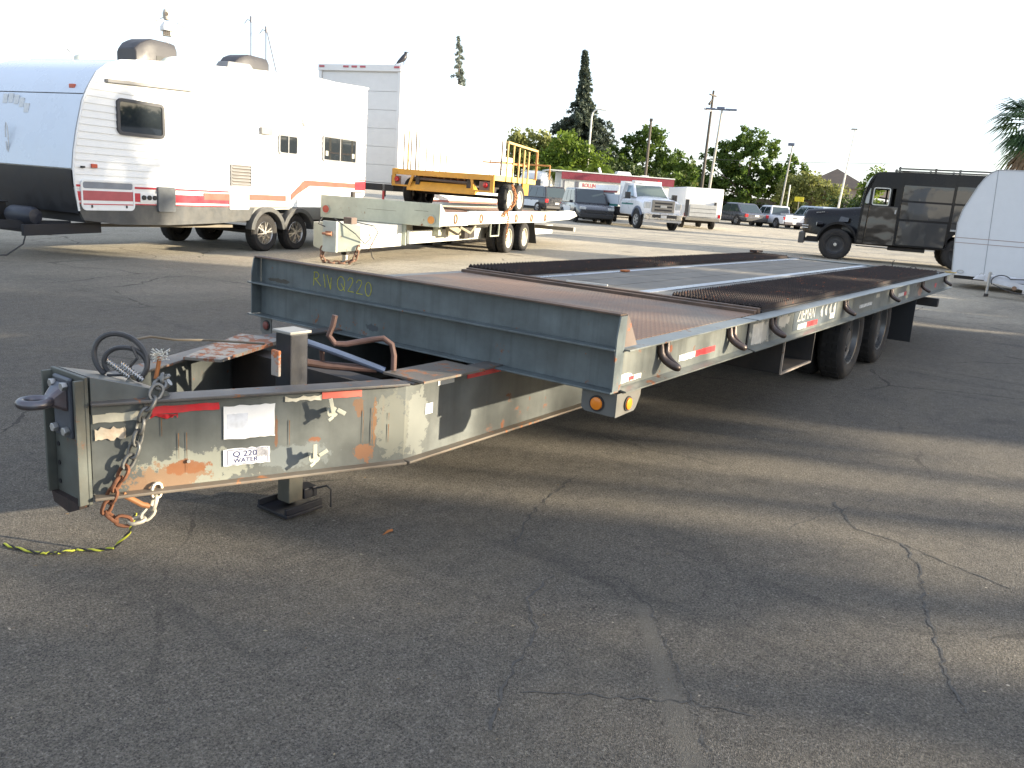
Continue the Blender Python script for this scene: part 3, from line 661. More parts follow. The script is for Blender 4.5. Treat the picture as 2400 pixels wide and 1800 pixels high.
q = MB(); q.cyl((-1.50, -1.38, .662), (-1.485, -1.40, .680), .016, 8); q.build('chain_anchor', galv, T)
q = MB(); q.tube([(-1.72, -1.45, .285), (-1.66, -1.475, .235), (-1.635, -1.485, .225)], .011, 8); q.build('chain_lug', mat('rusty lug', (.3, .13, .05), .7, rust=.3), T)
q = MB(); q.prism([(-1.30, .215), (-1.25, .20), (-1.20, .23)], 'x', -1.80, -1.80+.01)
# stickers and fittings on the tongue side (seg 1 plane)
th1 = math.atan2(-.49, 1.16)
TS = sub('tongue_side', T); TS.location = (-1.80, -1.3955, 0); TS.rotation_euler = (0, 0, th1)
def ons(name, x0, x1, z0, z1, mt, rag=.004, proud=.0015, base=0.0, seed=1):
    q = MB(); rr = random.Random(seed); P = []
    for i in range(11): P.append((x0+(x1-x0)*i/10, z0+rr.uniform(0, rag)))
    for i in range(6): P.append((x1-rr.uniform(0, rag*.6), z0+(z1-z0)*(i+.5)/6))
    for i in range(11): P.append((x1-(x1-x0)*i/10, z1-rr.uniform(0, rag)))
    q.prism(P, 'y', -base-proud, -base); return q.build(name, mt, TS, 0)
ons('reflective_tape', .005, .20, .565, .605, mat('yellowed tape', (.52, .49, .38), .5, var=.1, dirt=.4, dirtcol=(.35, .33, .28), scale=25), .006)
ons('torn_sticker', .01, .115, .495, .552, mat('torn sticker', (.52, .45, .34), .6, var=.15, dirt=.6, dirtcol=(.35, .16, .07), scale=22), .016, seed=3)
redpeel = mat('peeling red tape', (.50, .02, .03), .35, var=.1, dirt=.35, dirtcol=(.11, .09, .085), scale=20)
ons('reflective_tape', .20, .455, .585, .618, redpeel, .004, seed=4); ons('reflective_tape', .20, .30, .563, .586, redpeel, .02, seed=5)
stk = mat('white sticker', (.74, .75, .76), .4, var=.04, dirt=.25, dirtcol=(.45, .45, .45), scale=12)
ons('white_sticker', .47, .675, .455, .60, stk, .007, seed=6)
ons('sticker_print', .483, .565, .50, .565, mat('pale blue print', (.55, .58, .64), .5, var=.15, scale=30), .002, .0006, .0015, 8)
ons('number_sticker', .468, .655, .345, .42, stk, .006, seed=7)
pb = mat('navy print', (.03, .035, .12), .5)
for (a, c_, e, f) in ((.483, .645, .411, .4135), (.483, .645, .350, .3525), (.483, .4855, .350, .4135), (.6425, .645, .350, .4135)):
    ons('sticker_border', a, c_, e, f, pb, 0, .0006, .0015)
text('sticker_text', 'Q 220', .034, (.553, -.0022, .393), SIDE, pb, TS, .0003, sx=1.1, bold=.0005)
text('sticker_text', 'WATER', .026, (.556, -.0022, .366), SIDE, pb, TS, .0003, sx=1.1, bold=.0004)
ons('sticker_tear', .60, .652, .37, .418, mat('torn print', (.25, .25, .27), .6, var=.3, dirt=.7, dirtcol=(.65, .65, .65), scale=50), .012, .0007, .0022, 9)
ons('reflective_tape', .715, .87, .592, .622, mat('worn white tape', (.62, .60, .5), .5, dirt=.5, dirtcol=(.3, .25, .18), scale=25), .012, seed=10)
ons('reflective_tape', .872, 1.05, .598, .634, mat('faded red tape', (.50, .10, .08), .45, var=.1, dirt=.3, dirtcol=(.4, .2, .12), scale=14), .003, seed=11)
q = MB(); q.box(-.50, -.45, -1.8835, -1.8815, .475, .525); q.build('white_sticker', stk, T, 0)
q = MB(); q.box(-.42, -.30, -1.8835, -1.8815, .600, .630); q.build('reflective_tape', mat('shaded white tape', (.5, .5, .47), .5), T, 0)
q = MB(); q.box(-.20, .08, -1.8835, -1.8815, .602, .634); q.build('reflective_tape', redtape, T, 0)
rs = mat('rust drip', (.16, .085, .045), .9, var=.4, scale=40)
for k in range(14):
    rr_ = random.Random(k+90); x_ = rr_.choice((.72, .735, 1.06, 1.10, 1.15, 1.18, .30, .24, .33, .50)); z_ = rr_.uniform(.40, .60); l_ = rr_.uniform(.03, .11); w_ = rr_.uniform(.0008, .0022)
    q = MB(); q.prism([(x_-w_, z_), (x_-w_*.3, z_-l_), (x_+w_*.4, z_-l_), (x_+w_, z_)], 'y', -.0008, -.0001); q.build('rust_drip', rs, TS, 0)
q = MB(); q.cyl((.335, -.006, .385), (.335, 0, .385), .007, 8); q.build('rivet', galv, TS)
def latch(x, z, flip):
    L = sub('latch', TS); L.location = (x, 0, z)
    lm = mat('pale latch paint', (.42, .42, .34), .5, var=.15, dirt=.2)
    q = MB(); q.cyl((0, -.055, 0), (0, -.004, 0), .010, 10); q.cyl((0, -.058, 0), (0, -.050, 0), .024, 14); q.build('latch_boss', lm, L)
    q = MB(); q.bar((0, -.062, 0), (-.012+.01*flip, -.066, .062), .018, .006, (0, 1, 0)); q.build('latch_lever', lm, L, 0, bevel=.002)
    q = MB(); q.bar((.018, -.060, .01), (.052, -.066, .032*flip), .018, .006, (0, 1, 0)); q.bar((.0, -.060, -.02), (-.02, -.062, -.034), .014, .006, (0, 1, 0)); q.build('latch_lever', lm, L, 0, bevel=.002)
latch(.825, .362, 1); latch(.90, .555, -.3)
# marker light brackets
lb = mat('lamp bracket paint', (.12, .125, .12), .5, .1, var=.15, dirt=.3, rust=.1)
for (ya, yb, s) in ((-2.60, -2.42, 1), (-.165, -.06, -1)):
    q = MB(); q.prism([(ya, .634), (ya, .53), (ya+.03, .525) if s < 0 else (ya+.012, .525), (yb-.02, .528), (yb, .545), (yb, .634)], 'x', -.006, 0); q.build('lamp_bracket', lb, T, 0, bevel=.001)
q = MB(); q.prism([(-.006, .636), (.235, .636), (.235, .60), (.20, .545), (.18, .53), (-.006, .524)], 'y', -2.606, -2.600); q.build('lamp_bracket', lb, T, 0, bevel=.001)
def lampx(c_, ax, r, mt, rim=True):
    L = MB(); d = {'x': (-1, 0, 0), 'y': (0, -1, 0)}[ax]; c_ = Vector(c_); d = Vector(d)
    if rim: q = MB(); q.cyl(c_, c_+d*.006, r*1.25, 20); q.build('lamp_grommet', blackp, T)
    L.tube([c_+d*.004, c_+d*.012, c_+d*.016], [r, r*.95, r*.55], 20); return L.build('marker_lamp', mt, T, 50)
lampx((-.006, -2.505, .575), 'x', .031, amber); lampx((.105, -2.606, .577), 'y', .029, amber); lampx((-.006, -.12, .585), 'x', .026, mat('dull red lens', (.16, .04, .03), .5))
# step frame, running gear
q = MB(); q.box(2.60, 2.612, -2.55, -1.95, .37, .63); q.build('carrier_side', darkm, T, 0)
q = MB(); q.box(2.598, 2.614, -2.562, -2.55, .362, .63); q.box(2.614, 3.35, -2.562, -2.545, .360, .374); q.build('carrier_lit_edge', mat('carrier sunlit edge', (.34, .29, .24), .5, rust=.3), T, 0)  # pale strip: sunlight on the frame's edge put into its colour
q = MB(); q.box(2.62, 3.35, -2.545, -1.95, .362, .374); q.build('carrier_floor', darkm, T, 0)
q = MB(); q.box(3.36, 3.375, -2.56, -1.95, .362, .63); q.build('carrier_side', darkm, T, 0)
q = MB(); q.box(2.7, 3.3, -1.95, -1.93, .38, .63); q.build('carrier_back', blackp, T, 0)
rimg = mat('grey wheel paint', (.12, .125, .13), .28, .5, var=.15, dirt=.3)
for x in (4.87, 6.12):
    q = MB(); q.cyl((x, -2.2, .39), (x, -.37, .39), .055, 10); q.build('axle', darkm, T)
    for (y, s) in ((-2.41, -1), (-2.14, -1), (-.43, 1), (-.16, 1)):
        wheel(T, (x, y, .392), .392, .23, s, 'steel', rimg, 30)
for y in (-2.63, -.63):
    q = MB(); q.hexa([(7.25, y, .13), (7.265, y, .13), (7.265, y+.66, .13), (7.25, y+.66, .13), (7.2, y, .64), (7.215, y, .64), (7.215, y+.66, .64), (7.2, y+.66, .64)]); q.build('mud_flap', mat('black mud flap', (.022, .023, .025), .7), T, 0)
q = MB(); q.box(8.6, 8.72, -2.66, .08, .455, .56); q.build('underride_bar', darkm, T, 0, bevel=.004)
for y in (-2.0, -.6):
    q = MB(); q.box(8.6, 8.68, y, y+.08, .56, .70); q.build('underride_post', darkm, T, 0)
for x in (3.6, 4.4, 5.5, 6.7): 
    q = MB(); q.box(x, x+.25, -1.98, -1.86, .42, .52); q.build('spring_hanger', darkm, T, 0)
q = MB(); q.tube([(2.4, -1.3, .5), (3.4, -1.25, .38), (4.4, -1.3, .45)], .02, 6); q.tube([(.6, -2.2, .60), (2.5, -2.2, .55), (4.5, -2.15, .60)], .009, 6); q.build('brake_line', hose, T)
q = MB(); q.lathe([(.14, -.35), (.15, -.32), (.15, .32), (.14, .35), (.001, .36)], (3.4, -1.3, .52), 'x', 16); q.build('air_tank', darkm, T)

# rope on the ground by the nose
ro = thing('rope', 'yellow and black twisted rope trailing from the chain across the asphalt', 'rope')
P = [(-1.640, -1.395, .17), (-1.66, -1.38, .09), (-1.70, -1.33, .02), (-1.745, -1.27, .007), (-1.79, -1.215, .007), (-1.85, -1.20, .007), (-1.90, -1.15, .007), (-1.935, -1.05, .007), (-1.955, -.97, .007)]
fine = []
for i in range(len(P)-1):
    for j in range(8): fine.append(Vector(P[i]).lerp(Vector(P[i+1]), j/8))
for k in range(2):
    pp = []
    for i, p in enumerate(fine):
        a = i*.85+k*math.pi; d = (fine[min(i+1, len(fine)-1)]-fine[max(i-1, 0)]).normalized(); x = d.orthogonal().normalized(); y = d.cross(x)
        w_ = p+x*.0032*math.cos(a)+y*.0032*math.sin(a); w_.z = max(w_.z, .0065); pp.append(w_)
    q = MB(); q.tube(pp, .0042, 6); q.build('rope_strand', mat('yellow rope', (.42, .44, .04), .7) if k else mat('black rope', (.02, .02, .02), .8), ro)
# ------------------------------------------------------------------ travel trailer (left)
X = thing('travel_trailer', 'long white travel trailer with red stripes, curved front cap and two black roof air conditioners', 'travel trailer', (7.32, 9.19, .03), 11)
side_w = mat('ribbed white siding', (.80, .81, .80), .35, var=.02, dirt=.1, dirtcol=(.62, .62, .6), coat=.2)
sm, t, b = newmat('white ribbed siding sheet'); b.inputs['Base Color'].default_value = (.80, .81, .80, 1); b.inputs['Roughness'].default_value = .35
prof = [(-4.15, .74), (-4.21, 1.15), (-4.22, 1.35), (-4.19, 1.60), (-4.13, 1.9), (-4.01, 2.34), (-3.89, 2.57), (-3.74, 2.79), (-3.56, 2.92), (-3.30, 3.02), (-3.0, 3.06)]
RL = 3.38; RW_ = 2.44
q = MB(); q.prism([(-4.10, .74)]+[(x+.035, z-.01) for x, z in prof[1:]]+[(-2.3, 3.13), (0, 3.34), (RL-.02, 3.50), (RL-.02, 1.15), (2.9, .86)], 'y', .03, RW_-.03); q.build('body', whitep, X, 30)
# siding planks: shallow overlapping courses on the near side, cut to the curved front
def frontx(z):
    for i in range(len(prof)-1):
        if prof[i][1] <= z <= prof[i+1][1]:
            f = (z-prof[i][1])/(prof[i+1][1]-prof[i][1]); return prof[i][0]+f*(prof[i+1][0]-prof[i][0])
    return (-3.0+(z-3.06)/.09*1.0 if z < 3.15 else -2.2+(z-3.15)/.2*2.25) if z > prof[-1][1] else prof[0][0]
z = .86
while z < 3.45:
    z1 = min(z+.105, 3.49); xr = RL if z > 1.1 else RL-.4
    q = MB(); a0, a1 = frontx(z)+.03, frontx(z1)+.03
    q.add([(a0, .012, z), (xr, .012, z), (xr, .024, z1), (a1, .024, z1), (a0, .04, z), (xr, .04, z), (xr, .04, z1), (a1, .04, z1)], [(0, 1, 2, 3), (4, 7, 6, 5), (0, 4, 5, 1), (3, 2, 6, 7), (1, 5, 6, 2), (0, 3, 7, 4)])
    q.build('siding_plank', side_w, X, 0); z = z1
q = MB(); q.tube([(x+.02, .005, z) for x, z in prof]+[(-2.3, .005, 3.15), (0, .005, 3.36), (RL, .005, 3.52)], .02, 6); q.build('corner_trim', galv if 0 else side_w, X)
# front cap: curved sheet across the width
def sheet(pr, y0, y1, mt, nm, xo=-.012):
    q = MB(); n = len(pr); vs = [(x+xo, y, z) for y in (y0, y1) for x, z in pr]+[(x+xo+.02, y, z-.005) for y in (y0, y1) for x, z in pr]
    fs = [(i, i+1, n+i+1, n+i) for i in range(n-1)]+[(2*n+i+1, 2*n+i, 3*n+i, 3*n+i+1) for i in range(n-1)]
    q.add(vs, fs); return q.build(nm, mt, X, 40, fixn=True)
cap = mat('front cap sky-tinted white', (.60, .67, .75), .28, var=.03, coat=.3, dirt=.15, dirtcol=(.6, .6, .6), scale=3)  # bluish tint: sky reflection on the white cap put into its colour
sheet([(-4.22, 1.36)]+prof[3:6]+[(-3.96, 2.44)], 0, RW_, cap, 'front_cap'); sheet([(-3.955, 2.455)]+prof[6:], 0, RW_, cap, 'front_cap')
sheet([(-4.12, .70)]+prof[1:2]+[(-4.22, 1.345)], 0, RW_, mat('black rock guard', (.012, .013, .017), .45, var=.15), 'rock_guard', -.02)
q = MB(); q.prism([(-3.0, 3.05), (-2.3, 3.12), (0, 3.33), (RL, 3.49), (RL, 3.53), (0, 3.37), (-2.3, 3.16), (-3.0, 3.08)], 'y', 0, RW_); q.build('roof', side_w, X, 30)
worn = mat('ghost of removed lettering', (.62, .64, .64), .5, var=.12, scale=20)
for k, (y, z_) in enumerate(((1.22, 2.22), (1.35, 2.26), (1.48, 2.28), (1.61, 2.27), (1.09, 2.14))):
    q = MB(); xx = frontx(z_)-.016; q.hexa([(xx-.002, y, z_), (xx-.002, y+.1, z_), (xx+.01, y+.1, z_), (xx+.01, y, z_), (xx+.026, y, z_+.14), (xx+.026, y+.1, z_+.14), (xx+.04, y+.1, z_+.14), (xx+.04, y, z_+.14)]); q.build('faded_mark', worn, X, 0)
q = MB(); q.tube([(-4.21, 1.42+.03*math.cos(a), 1.75+.22*math.sin(a)) for a in np.linspace(0, 6, 9)], .012, 4); q.build('faded_mark', worn, X, 0)
for (y, z_) in ((.30, 2.56), (2.1, 2.56)):
    q = MB(); xx = frontx(z_)-.02; q.box(xx-.015, xx+.02, y-.06, y+.06, z_-.03, z_+.03); q.build('marker_lamp', mat('orange red lens', (.55, .09, .04), .3), X, 0, bevel=.008)
# windows
wf = mat('black window frame', (.05, .05, .055), .5)
def win(x0, x1, z0, z1, fr, mul, r=.07, y=.006, glassm=None, wd=.05):
    f = ringpoly(MB(), x0, x1, z0, z1, r, wd, y-.022, y+.02).build('window_frame', fr, X, 40, fixn=True)
    g = MB().prism(rrect(x0+wd*.7, x1-wd*.7, z0+wd*.7, z1-wd*.7, r*.6), 'y', y-.008, y); g.build('pane', glassm or glassd, f, 0)
    if mul: q = MB(); q.box((x0+x1)/2-.012, (x0+x1)/2+.012, y-.02, y, z0+wd, z1-wd); q.build('mullion', fr, f, 0)
    return f
win(-3.39, -2.46, 1.92, 2.47, wf, False, .09)
gf = mat('grey aluminium frame', (.28, .28, .28), .4, .2)
f1 = win(.37, .95, 1.89, 2.28, gf, True, .07, wd=.035); f2 = win(1.77, 2.98, 1.84, 2.38, gf, True, .06, wd=.04)
for x in (1.87, 2.82):
    q = MB(); q.box(x, x+.09, -.004, 0, 1.96, 2.06); q.build('window_sticker', mat('window sticker', (.35, .36, .30), .6), f2, 0)
red = mat('red stripe vinyl', (.48, .03, .045), .35, var=.06); redd = mat('salmon stripe vinyl', (.56, .085, .06), .4, var=.05)
def band(x0, x1, z0, z1, mt, nm='stripe', y=.0):
    q = MB(); q.box(x0, x1, y+.002, y+.012, z0, z1); return q.build(nm, mt, X, 0)
for a, c_ in ((-4.16, -2.66), (-2.28, -.98)):
    band(a, c_, .895, 1.03, red); band(a, c_, 1.10, 1.13, red); band(a, c_, .845, .862, red)
band(-1.6, -.98, .96, 1.08, redd, y=-.002); band(-.46, .61, .98, 1.09, redd)
def poly(pts, mt, nm, y0=.0, y1=.012): q = MB(); q.prism(pts, 'y', y0, y1); return q.build(nm, mt, X, 0)
poly([(.77, 1.0), (.95, 1.12), (1.36, 1.31), (2.97, 1.32), (2.97, 1.42), (1.19, 1.42), (.77, 1.12)], redd, 'stripe')
poly([(2.97, 1.28), (3.37, 1.28), (3.37, 1.48), (2.99, 1.46)], red, 'stripe'); band(2.97, 3.37, 1.495, 1.515, red); band(2.95, 3.37, 1.22, 1.24, red)  # rear stripe end: shade on the stripe put into its deeper red
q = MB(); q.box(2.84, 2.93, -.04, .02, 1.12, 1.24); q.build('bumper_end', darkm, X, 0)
# baggage door
dr = ringpoly(MB(), -4.09, -3.11, .75, 1.21, .08, .028, -.012, .02).build('baggage_door', side_w, X, 40, fixn=True)
q = MB(); q.prism(rrect(-4.065, -3.135, .775, 1.185, .06), 'y', -.004, .008); q.build('door_panel', side_w, dr, 0)
q = MB(); q.prism(rrect(-4.05, -3.15, 1.08, 1.175, .03), 'y', -.007, -.004); q.build('door_upper_band', mat('grey vinyl', (.20, .22, .25), .5), dr, 0)
q = MB(); q.box(-4.055, -3.14, -.0068, -.004, .90, 1.045); q.build('door_stripe', mat('dull red vinyl', (.42, .09, .10), .45), dr, 0)
q = MB(); q.box(-4.055, -3.14, -.0068, -.004, .835, .85); q.build('door_stripe', red, dr, 0)
for x in (-3.92, -3.28):
    q = MB(); q.box(x, x+.02, -.02, -.004, .79, .83); q.build('door_latch', darkm, dr, 0)
q = MB(); q.box(-2.99, -2.66, -.004, .01, .885, 1.035); q.build('port_plate', side_w, X, 0)
for x in (-2.93, -2.82, -2.71):
    q = MB(); q.cyl((x, -.03, .965), (x, 0, .965), .038, 14); q.build('port_cap', blackp, X)
q = MB(); q.prism(rrect(-2.65, -2.28, .74, 1.15, .03), 'y', -.035, .01); q.build('access_panel', mat('grey metal box', (.13, .14, .145), .5, .1, var=.2), X, 0, bevel=.006)
lv = mat('beige louvre plastic', (.22, .215, .21), .5)
f = ringpoly(MB(), -.94, -.40, 1.23, 1.62, .01, .02, -.018, .02).build('vent_frame', lv, X, 0, fixn=True)
for k in range(6):
    z_ = 1.26+k*.058; q = MB(); q.hexa([(-.92, -.03, z_), (-.42, -.03, z_), (-.42, .01, z_+.03), (-.92, .01, z_+.03), (-.92, -.03, z_+.01), (-.42, -.03, z_+.01), (-.42, .01, z_+.042), (-.92, .01, z_+.042)]); q.build('slat', lv, f, 0)
q = MB(); q.box(-.92, -.42, .004, .01, 1.25, 1.6); q.build('vent_back', mat('vent dark', (.12, .11, .1), .7), f, 0)
q = MB(); q.prism(rrect(-.98, -.47, .80, 1.09, .02), 'y', -.015, .01); q.build('heater_door', whitep, X, 0, bevel=.005)
q = MB(); q.prism(rrect(-.16, .14, 2.22, 2.35, .02), 'y', -.05, .01); q.build('wall_vent', lv, X, 0, bevel=.008)
q = MB(); q.lathe([(.001, -.05), (.06, -.045), (.10, -.02), (.105, .01)], (1.2, 0, 2.58), 'y', 16); q.build('porch_lamp', mat('white lamp plastic', (.6, .6, .57), .4), X)
q = MB(); q.box(-3.89, -3.79, -.02, .01, 1.385, 1.445); q.build('marker_lamp', MC['orange red lens'], X, 0, bevel=.006)
q = MB(); q.box(-4.07, -4.0, -.012, .01, 1.375, 1.405); q.build('reflector', blackp, X, 0, bevel=.004)
# skirt and fenders
sk = mat('black lower skirt', (.055, .058, .06), .45, var=.15, dirt=.4, dirtcol=(.15, .14, .12))
q = MB(); q.prism([(-4.12, .73), (-4.05, .60), (-3.4, .53), (-2.4, .52), (-1.2, .55), (-.45, .60), (-.30, .84), (-4.12, .84)], 'y', .0, .05); q.build('lower_skirt', sk, X, 0)
def arch(cx, r0, r1, mt):
    P = [(cx+r1*math.cos(a)*1.02, .36+r1*math.sin(a)) for a in np.linspace(.15, math.pi-.15, 14)]; I = [(cx+r0*math.cos(a), .36+r0*math.sin(a)) for a in np.linspace(math.pi-.15, .15, 14)]
    q = MB(); q.prism(P+I, 'y', -.10, .06); q.build('fender', mt, X, 30, bevel=.01)
arch(0, .41, .50, sk); arch(.93, .41, .50, sk)
q = MB(); q.prism([(-.5, .60), (-.35, .72), (0, .84), (.9, .84), (1.4, .62), (1.75, .62), (1.75, .87), (-.5, .87)], 'y', .012, .05); q.build('wheel_skirt', mat('grey wheel skirt', (.17, .175, .17), .5, var=.15, dirt=.3), X, 0)
q = MB(); q.box(1.7, RL-.05, .06, .12, .66, .87); q.build('rear_skirt', blackp, X, 0)
q = MB(); q.box(-4.0, RL-.1, .05, RW_-.05, .56, .74); q.build('underbody', blackp, X, 0)
q = MB(); q.bar((-3.9, .35, .50), (-.6, .3, .47), .05, .05); q.build('stabiliser_pipe', mat('dusty pipe', (.16, .14, .11), .7), X, 0)
al = mat('alloy rim', (.55, .53, .50), .3, .9, var=.15)
for x in (0, .93):
    wheel(X, (x, .10, .355), .362, .23, -1, 'alloy', al, 32); wheel(X, (x, RW_-.10, .355), .362, .23, 1, 'alloy', al, 24)
    q = MB(); q.cyl((x, .2, .355), (x, RW_-.2, .355), .04, 8); q.build('axle', darkm, X)
# A frame and battery boxes at the front
hf = mat('dark navy hitch steel', (.014, .015, .020), .5, .3, var=.2)
for s in (-1, 1):
    q = MB(); q.bar((-4.0, RW_/2+s*.85, .50), (-5.55, RW_/2+s*.08, .48), .06, .12); q.build('hitch_frame', hf, X, 0)
q = MB(); q.bar((-3.6, .22, .47), (-4.9, .22, .44), .06, .16); q.build('hitch_side_rail', hf, X, 0)
q = MB(); q.bar((-4.45, .25, .44), (-4.45, 2.2, .44), .06, .16); q.build('hitch_cross_rail', hf, X, 0)
q = MB(); q.lathe([(.001, -.3), (.11, -.28), (.14, -.2), (.14, .2), (.11, .28), (.001, .3)], (-4.5, .75, .62), 'y', 16); q.build('gas_bottle', mat('navy tank', (.016, .02, .032), .5), X)
q = MB(); q.box(-4.75, -4.45, 1.2, 1.6, .5, .78); q.box(-4.78, -4.42, 1.18, 1.62, .78, .80); q.build('battery_box', blackp, X, 0, bevel=.01)
q = MB(); q.box(-4.8, -4.74, 1.75, 1.81, .4, 1.0); q.build('hitch_jack', darkm, X, 0)
q = MB(); q.tube([(-4.55, .60, .45), (-4.62, .62, .2), (-4.8, .75, .03), (-5.1, .95, .015), (-5.35, 1.25, .02), (-5.5, 1.6, .3)], .012, 6); q.build('power_cable', hose, X)
# roof equipment
def acunit(x0, x1, y0, y1, z0, z1, face):
    A_ = sub('air_conditioner', X); q = MB()
    rings = []
    n = 8
    for i in range(n+1):
        f_ = i/n; x = x0+(x1-x0)*f_; hh = (z1-z0)*(.55+.45*min(1, f_*2.6)**.6) if f_ < .95 else (z1-z0)*.97; w = (y1-y0)/2*(.78+.22*min(1, f_*2.5)**.5); c_ = (y0+y1)/2
        rings.append([(x, c_-w, z0), (x, c_-w, z0+hh*.75), (x, c_-w*.82, z0+hh), (x, c_+w*.82, z0+hh), (x, c_+w, z0+hh*.75), (x, c_+w, z0)])
    q.loft(rings); q.build('shroud', mat('grey black shroud', (.04, .038, .041), .5, var=.1), A_, 40, bevel=.015, fixn=True)
    q = MB(); q.box(x0+(x1-x0)*.45, x1-.02, y0-.006, y0+.02, z0+.05, z0+(z1-z0)*.42); q.build('side_grille', face, A_, 0, bevel=.004)
acunit(-2.12, -1.27, .92, 1.5, 3.16, 3.62, mat('grille grey', (.05, .05, .046), .6))
acunit(.28, 1.16, .92, 1.5, 3.38, 3.77, MC['grille grey'])
def dome(x0, x1, y0, y1, z0, z1, mt, nm):
    cx, cy = (x0+x1)/2, (y0+y1)/2; rings = []
    for k in range(5):
        a = k/4*math.pi/2*.85; s_ = math.cos(a); zz = z0+(z1-z0)*math.sin(a)/math.sin(math.pi/2*.85)
        rings.append([(cx+(x1-x0)/2*s_*math.cos(b_), cy+(y1-y0)/2*s_*math.sin(b_), zz) for b_ in np.linspace(0, 2*math.pi, 16, endpoint=False)])
    q = MB(); q.loft(rings); return q.build(nm, mt, X, 50)
dome(-2.0, -1.05, .3, .75, 3.18, 3.36, mat('cream roof vent', (.6, .61, .5), .4), 'roof_vent')
q = MB(); q.hexa([(-.65, .35, 3.28), (.15, .35, 3.34), (.15, .7, 3.34), (-.65, .7, 3.28), (-.55, .4, 3.46), (.02, .4, 3.50), (.02, .65, 3.50), (-.55, .65, 3.46)]); q.build('roof_vent', lv, X, 0, bevel=.015)
dome(-3.0, -2.5, 1.15, 1.6, 3.08, 3.20, MC['cream roof vent'], 'roof_antenna')
q = MB(); q.tube([(-3.1, 1.3, 3.0), (-3.1, 1.3, 3.15), (-3.15, 1.35, 3.22)], .012, 5); q.build('roof_antenna_stem', galv, X)
q = MB(); q.box(-3.42, -1.7, -.05, .02, 3.00, 3.05); ob_ = q.build('awning_rail', lv, X, 0)
ob_.rotation_euler = (0, R(-3), 0); ob_.location = (0, 0, -.15)

# ------------------------------------------------------------------ white flatbed trailer
F_ = thing('flatbed_trailer', 'white painted flatbed equipment trailer carrying the yellow utility trailer', 'trailer', (13.36, 7.64, .06), 16.5)
cw_ = mat('shaded trailer paint', (.38, .41, .34), .45, .05, var=.12, dirt=.3, dirtcol=(.32, .33, .28), scale=5, bmp=.08, rust=.05)  # shade on headboard and nose put into this darker tone of the white
cwl = mat('pale trailer paint', (.64, .65, .60), .4, .05, var=.08, dirt=.25, dirtcol=(.45, .42, .34), scale=6, rust=.06)
HB = -4.30
q = MB(); q.box(HB, HB+.05, -.05, 2.62, .68, 1.13); q.build('headboard', cw_, F_, 0, bevel=.006)
q = MB(); q.prism([(HB+.05, .97), (HB+.28, .97), (HB+.06, 1.13)], 'y', -.045, -.03); q.build('corner_gusset', cw_, F_, 0)
def fr(z0, z1, x0, x1, y=-.04):
    q = MB(); q.box(x0, x1, y, y+.05, z0, z1); return q.build('side_rail', cwl, F_, 0, bevel=.003)
fr(.70, .97, HB+.05, -2.78); fr(.72, 1.0, -2.76, 3.0)
q = MB(); q.prism([(3.0, .74), (5.5, .78), (6.35, .88), (6.0, 1.02), (5.5, 1.04), (3.0, 1.0)], 'y', -.04, .01); q.build('tail_rail', cwl, F_, 0)
q = MB(); q.box(HB+.05, 6.1, 2.58, 2.62, .72, .97); q.build('side_rail', cw_, F_, 0)
deckm = mat('rust brown deck', (.16, .085, .06), .85, var=.35, dirt=.5, dirtcol=(.28, .20, .14), scale=3, bmp=.2)
for k in range(8):
    y0 = .02+k*.32; q = MB(); q.box(HB+.06, 6.0, y0, y0+.305, .90, .945+.004*(k % 2)); q.build('deck_plank', deckm, F_, 0)
for k, x in enumerate((-3.5, -2.05, .35, 1.6, 2.84)):
    q = MB(); q.tube([(x+.075*math.cos(a), -.055, .84+.09*math.sin(a)) for a in np.linspace(0, 6.283, 14, endpoint=False)], .016, 6, closed=True); q.build('tie_ring', mat('brown tie ring', (.28, .15, .07), .7, var=.3), F_)
for (y, z_, mt) in ((2.49, .85, mat('red brown lens', (.35, .06, .04), .4)), (.13, .81, mat('amber dull lens', (.6, .25, .05), .4))):
    q = MB(); q.cyl((HB-.015, y, z_), (HB, y, z_), .075, 18); q.build('marker_lamp', mt, F_)
    q = MB(); q.tube([(HB-.008, y+.085*math.cos(a), z_+.085*math.sin(a)) for a in np.linspace(0, 6.283, 16, endpoint=False)], .010, 5, closed=True); q.build('lamp_ring', cw_, F_)
q = MB(); q.box(HB-.003, HB, .9, 1.55, .925, .93); q.box(HB-.003, HB, .2, .5, .97, .975); q.build('scratch', darkm, F_, 0)
# tongue
for s, y0 in ((-1, .78), (1, 1.72)):
    q = MB(); q.box(-5.9, -4.25, y0, y0+.05, .25, .65); q.build('tongue_box_side', cwl, F_, 0, bevel=.003)
    q = MB(); q.box(-4.2, 6, y0-.15*(s < 0)+.1*(s > 0), y0-.15*(s < 0)+.1*(s > 0)+.06, .30, .56); q.build('frame_beam', cwl, F_, 0)
q = MB(); q.box(-5.9, -4.25, .78, 1.77, .65, .665); q.build('tongue_box_lid', cwl, F_, 0, bevel=.004)
q = MB(); q.box(-4.25, -4.20, .70, 1.8, .27, .67); q.build('tongue_box_end', cw_, F_, 0)
q = MB(); q.hexa([(-6.16, 1.12, .17), (-5.9, .78, .22), (-5.9, 1.77, .22), (-6.16, 1.38, .17), (-6.16, 1.12, .70), (-5.9, .78, .66), (-5.9, 1.77, .66), (-6.16, 1.38, .70)]); q.build('nose', cw_, F_, 0, bevel=.008)
q = MB(); q.box(-6.22, -6.16, 1.10, 1.38, .17, .72); q.build('nose_channel', mat('nose channel', (.42, .45, .40), .5), F_, 0, bevel=.004)
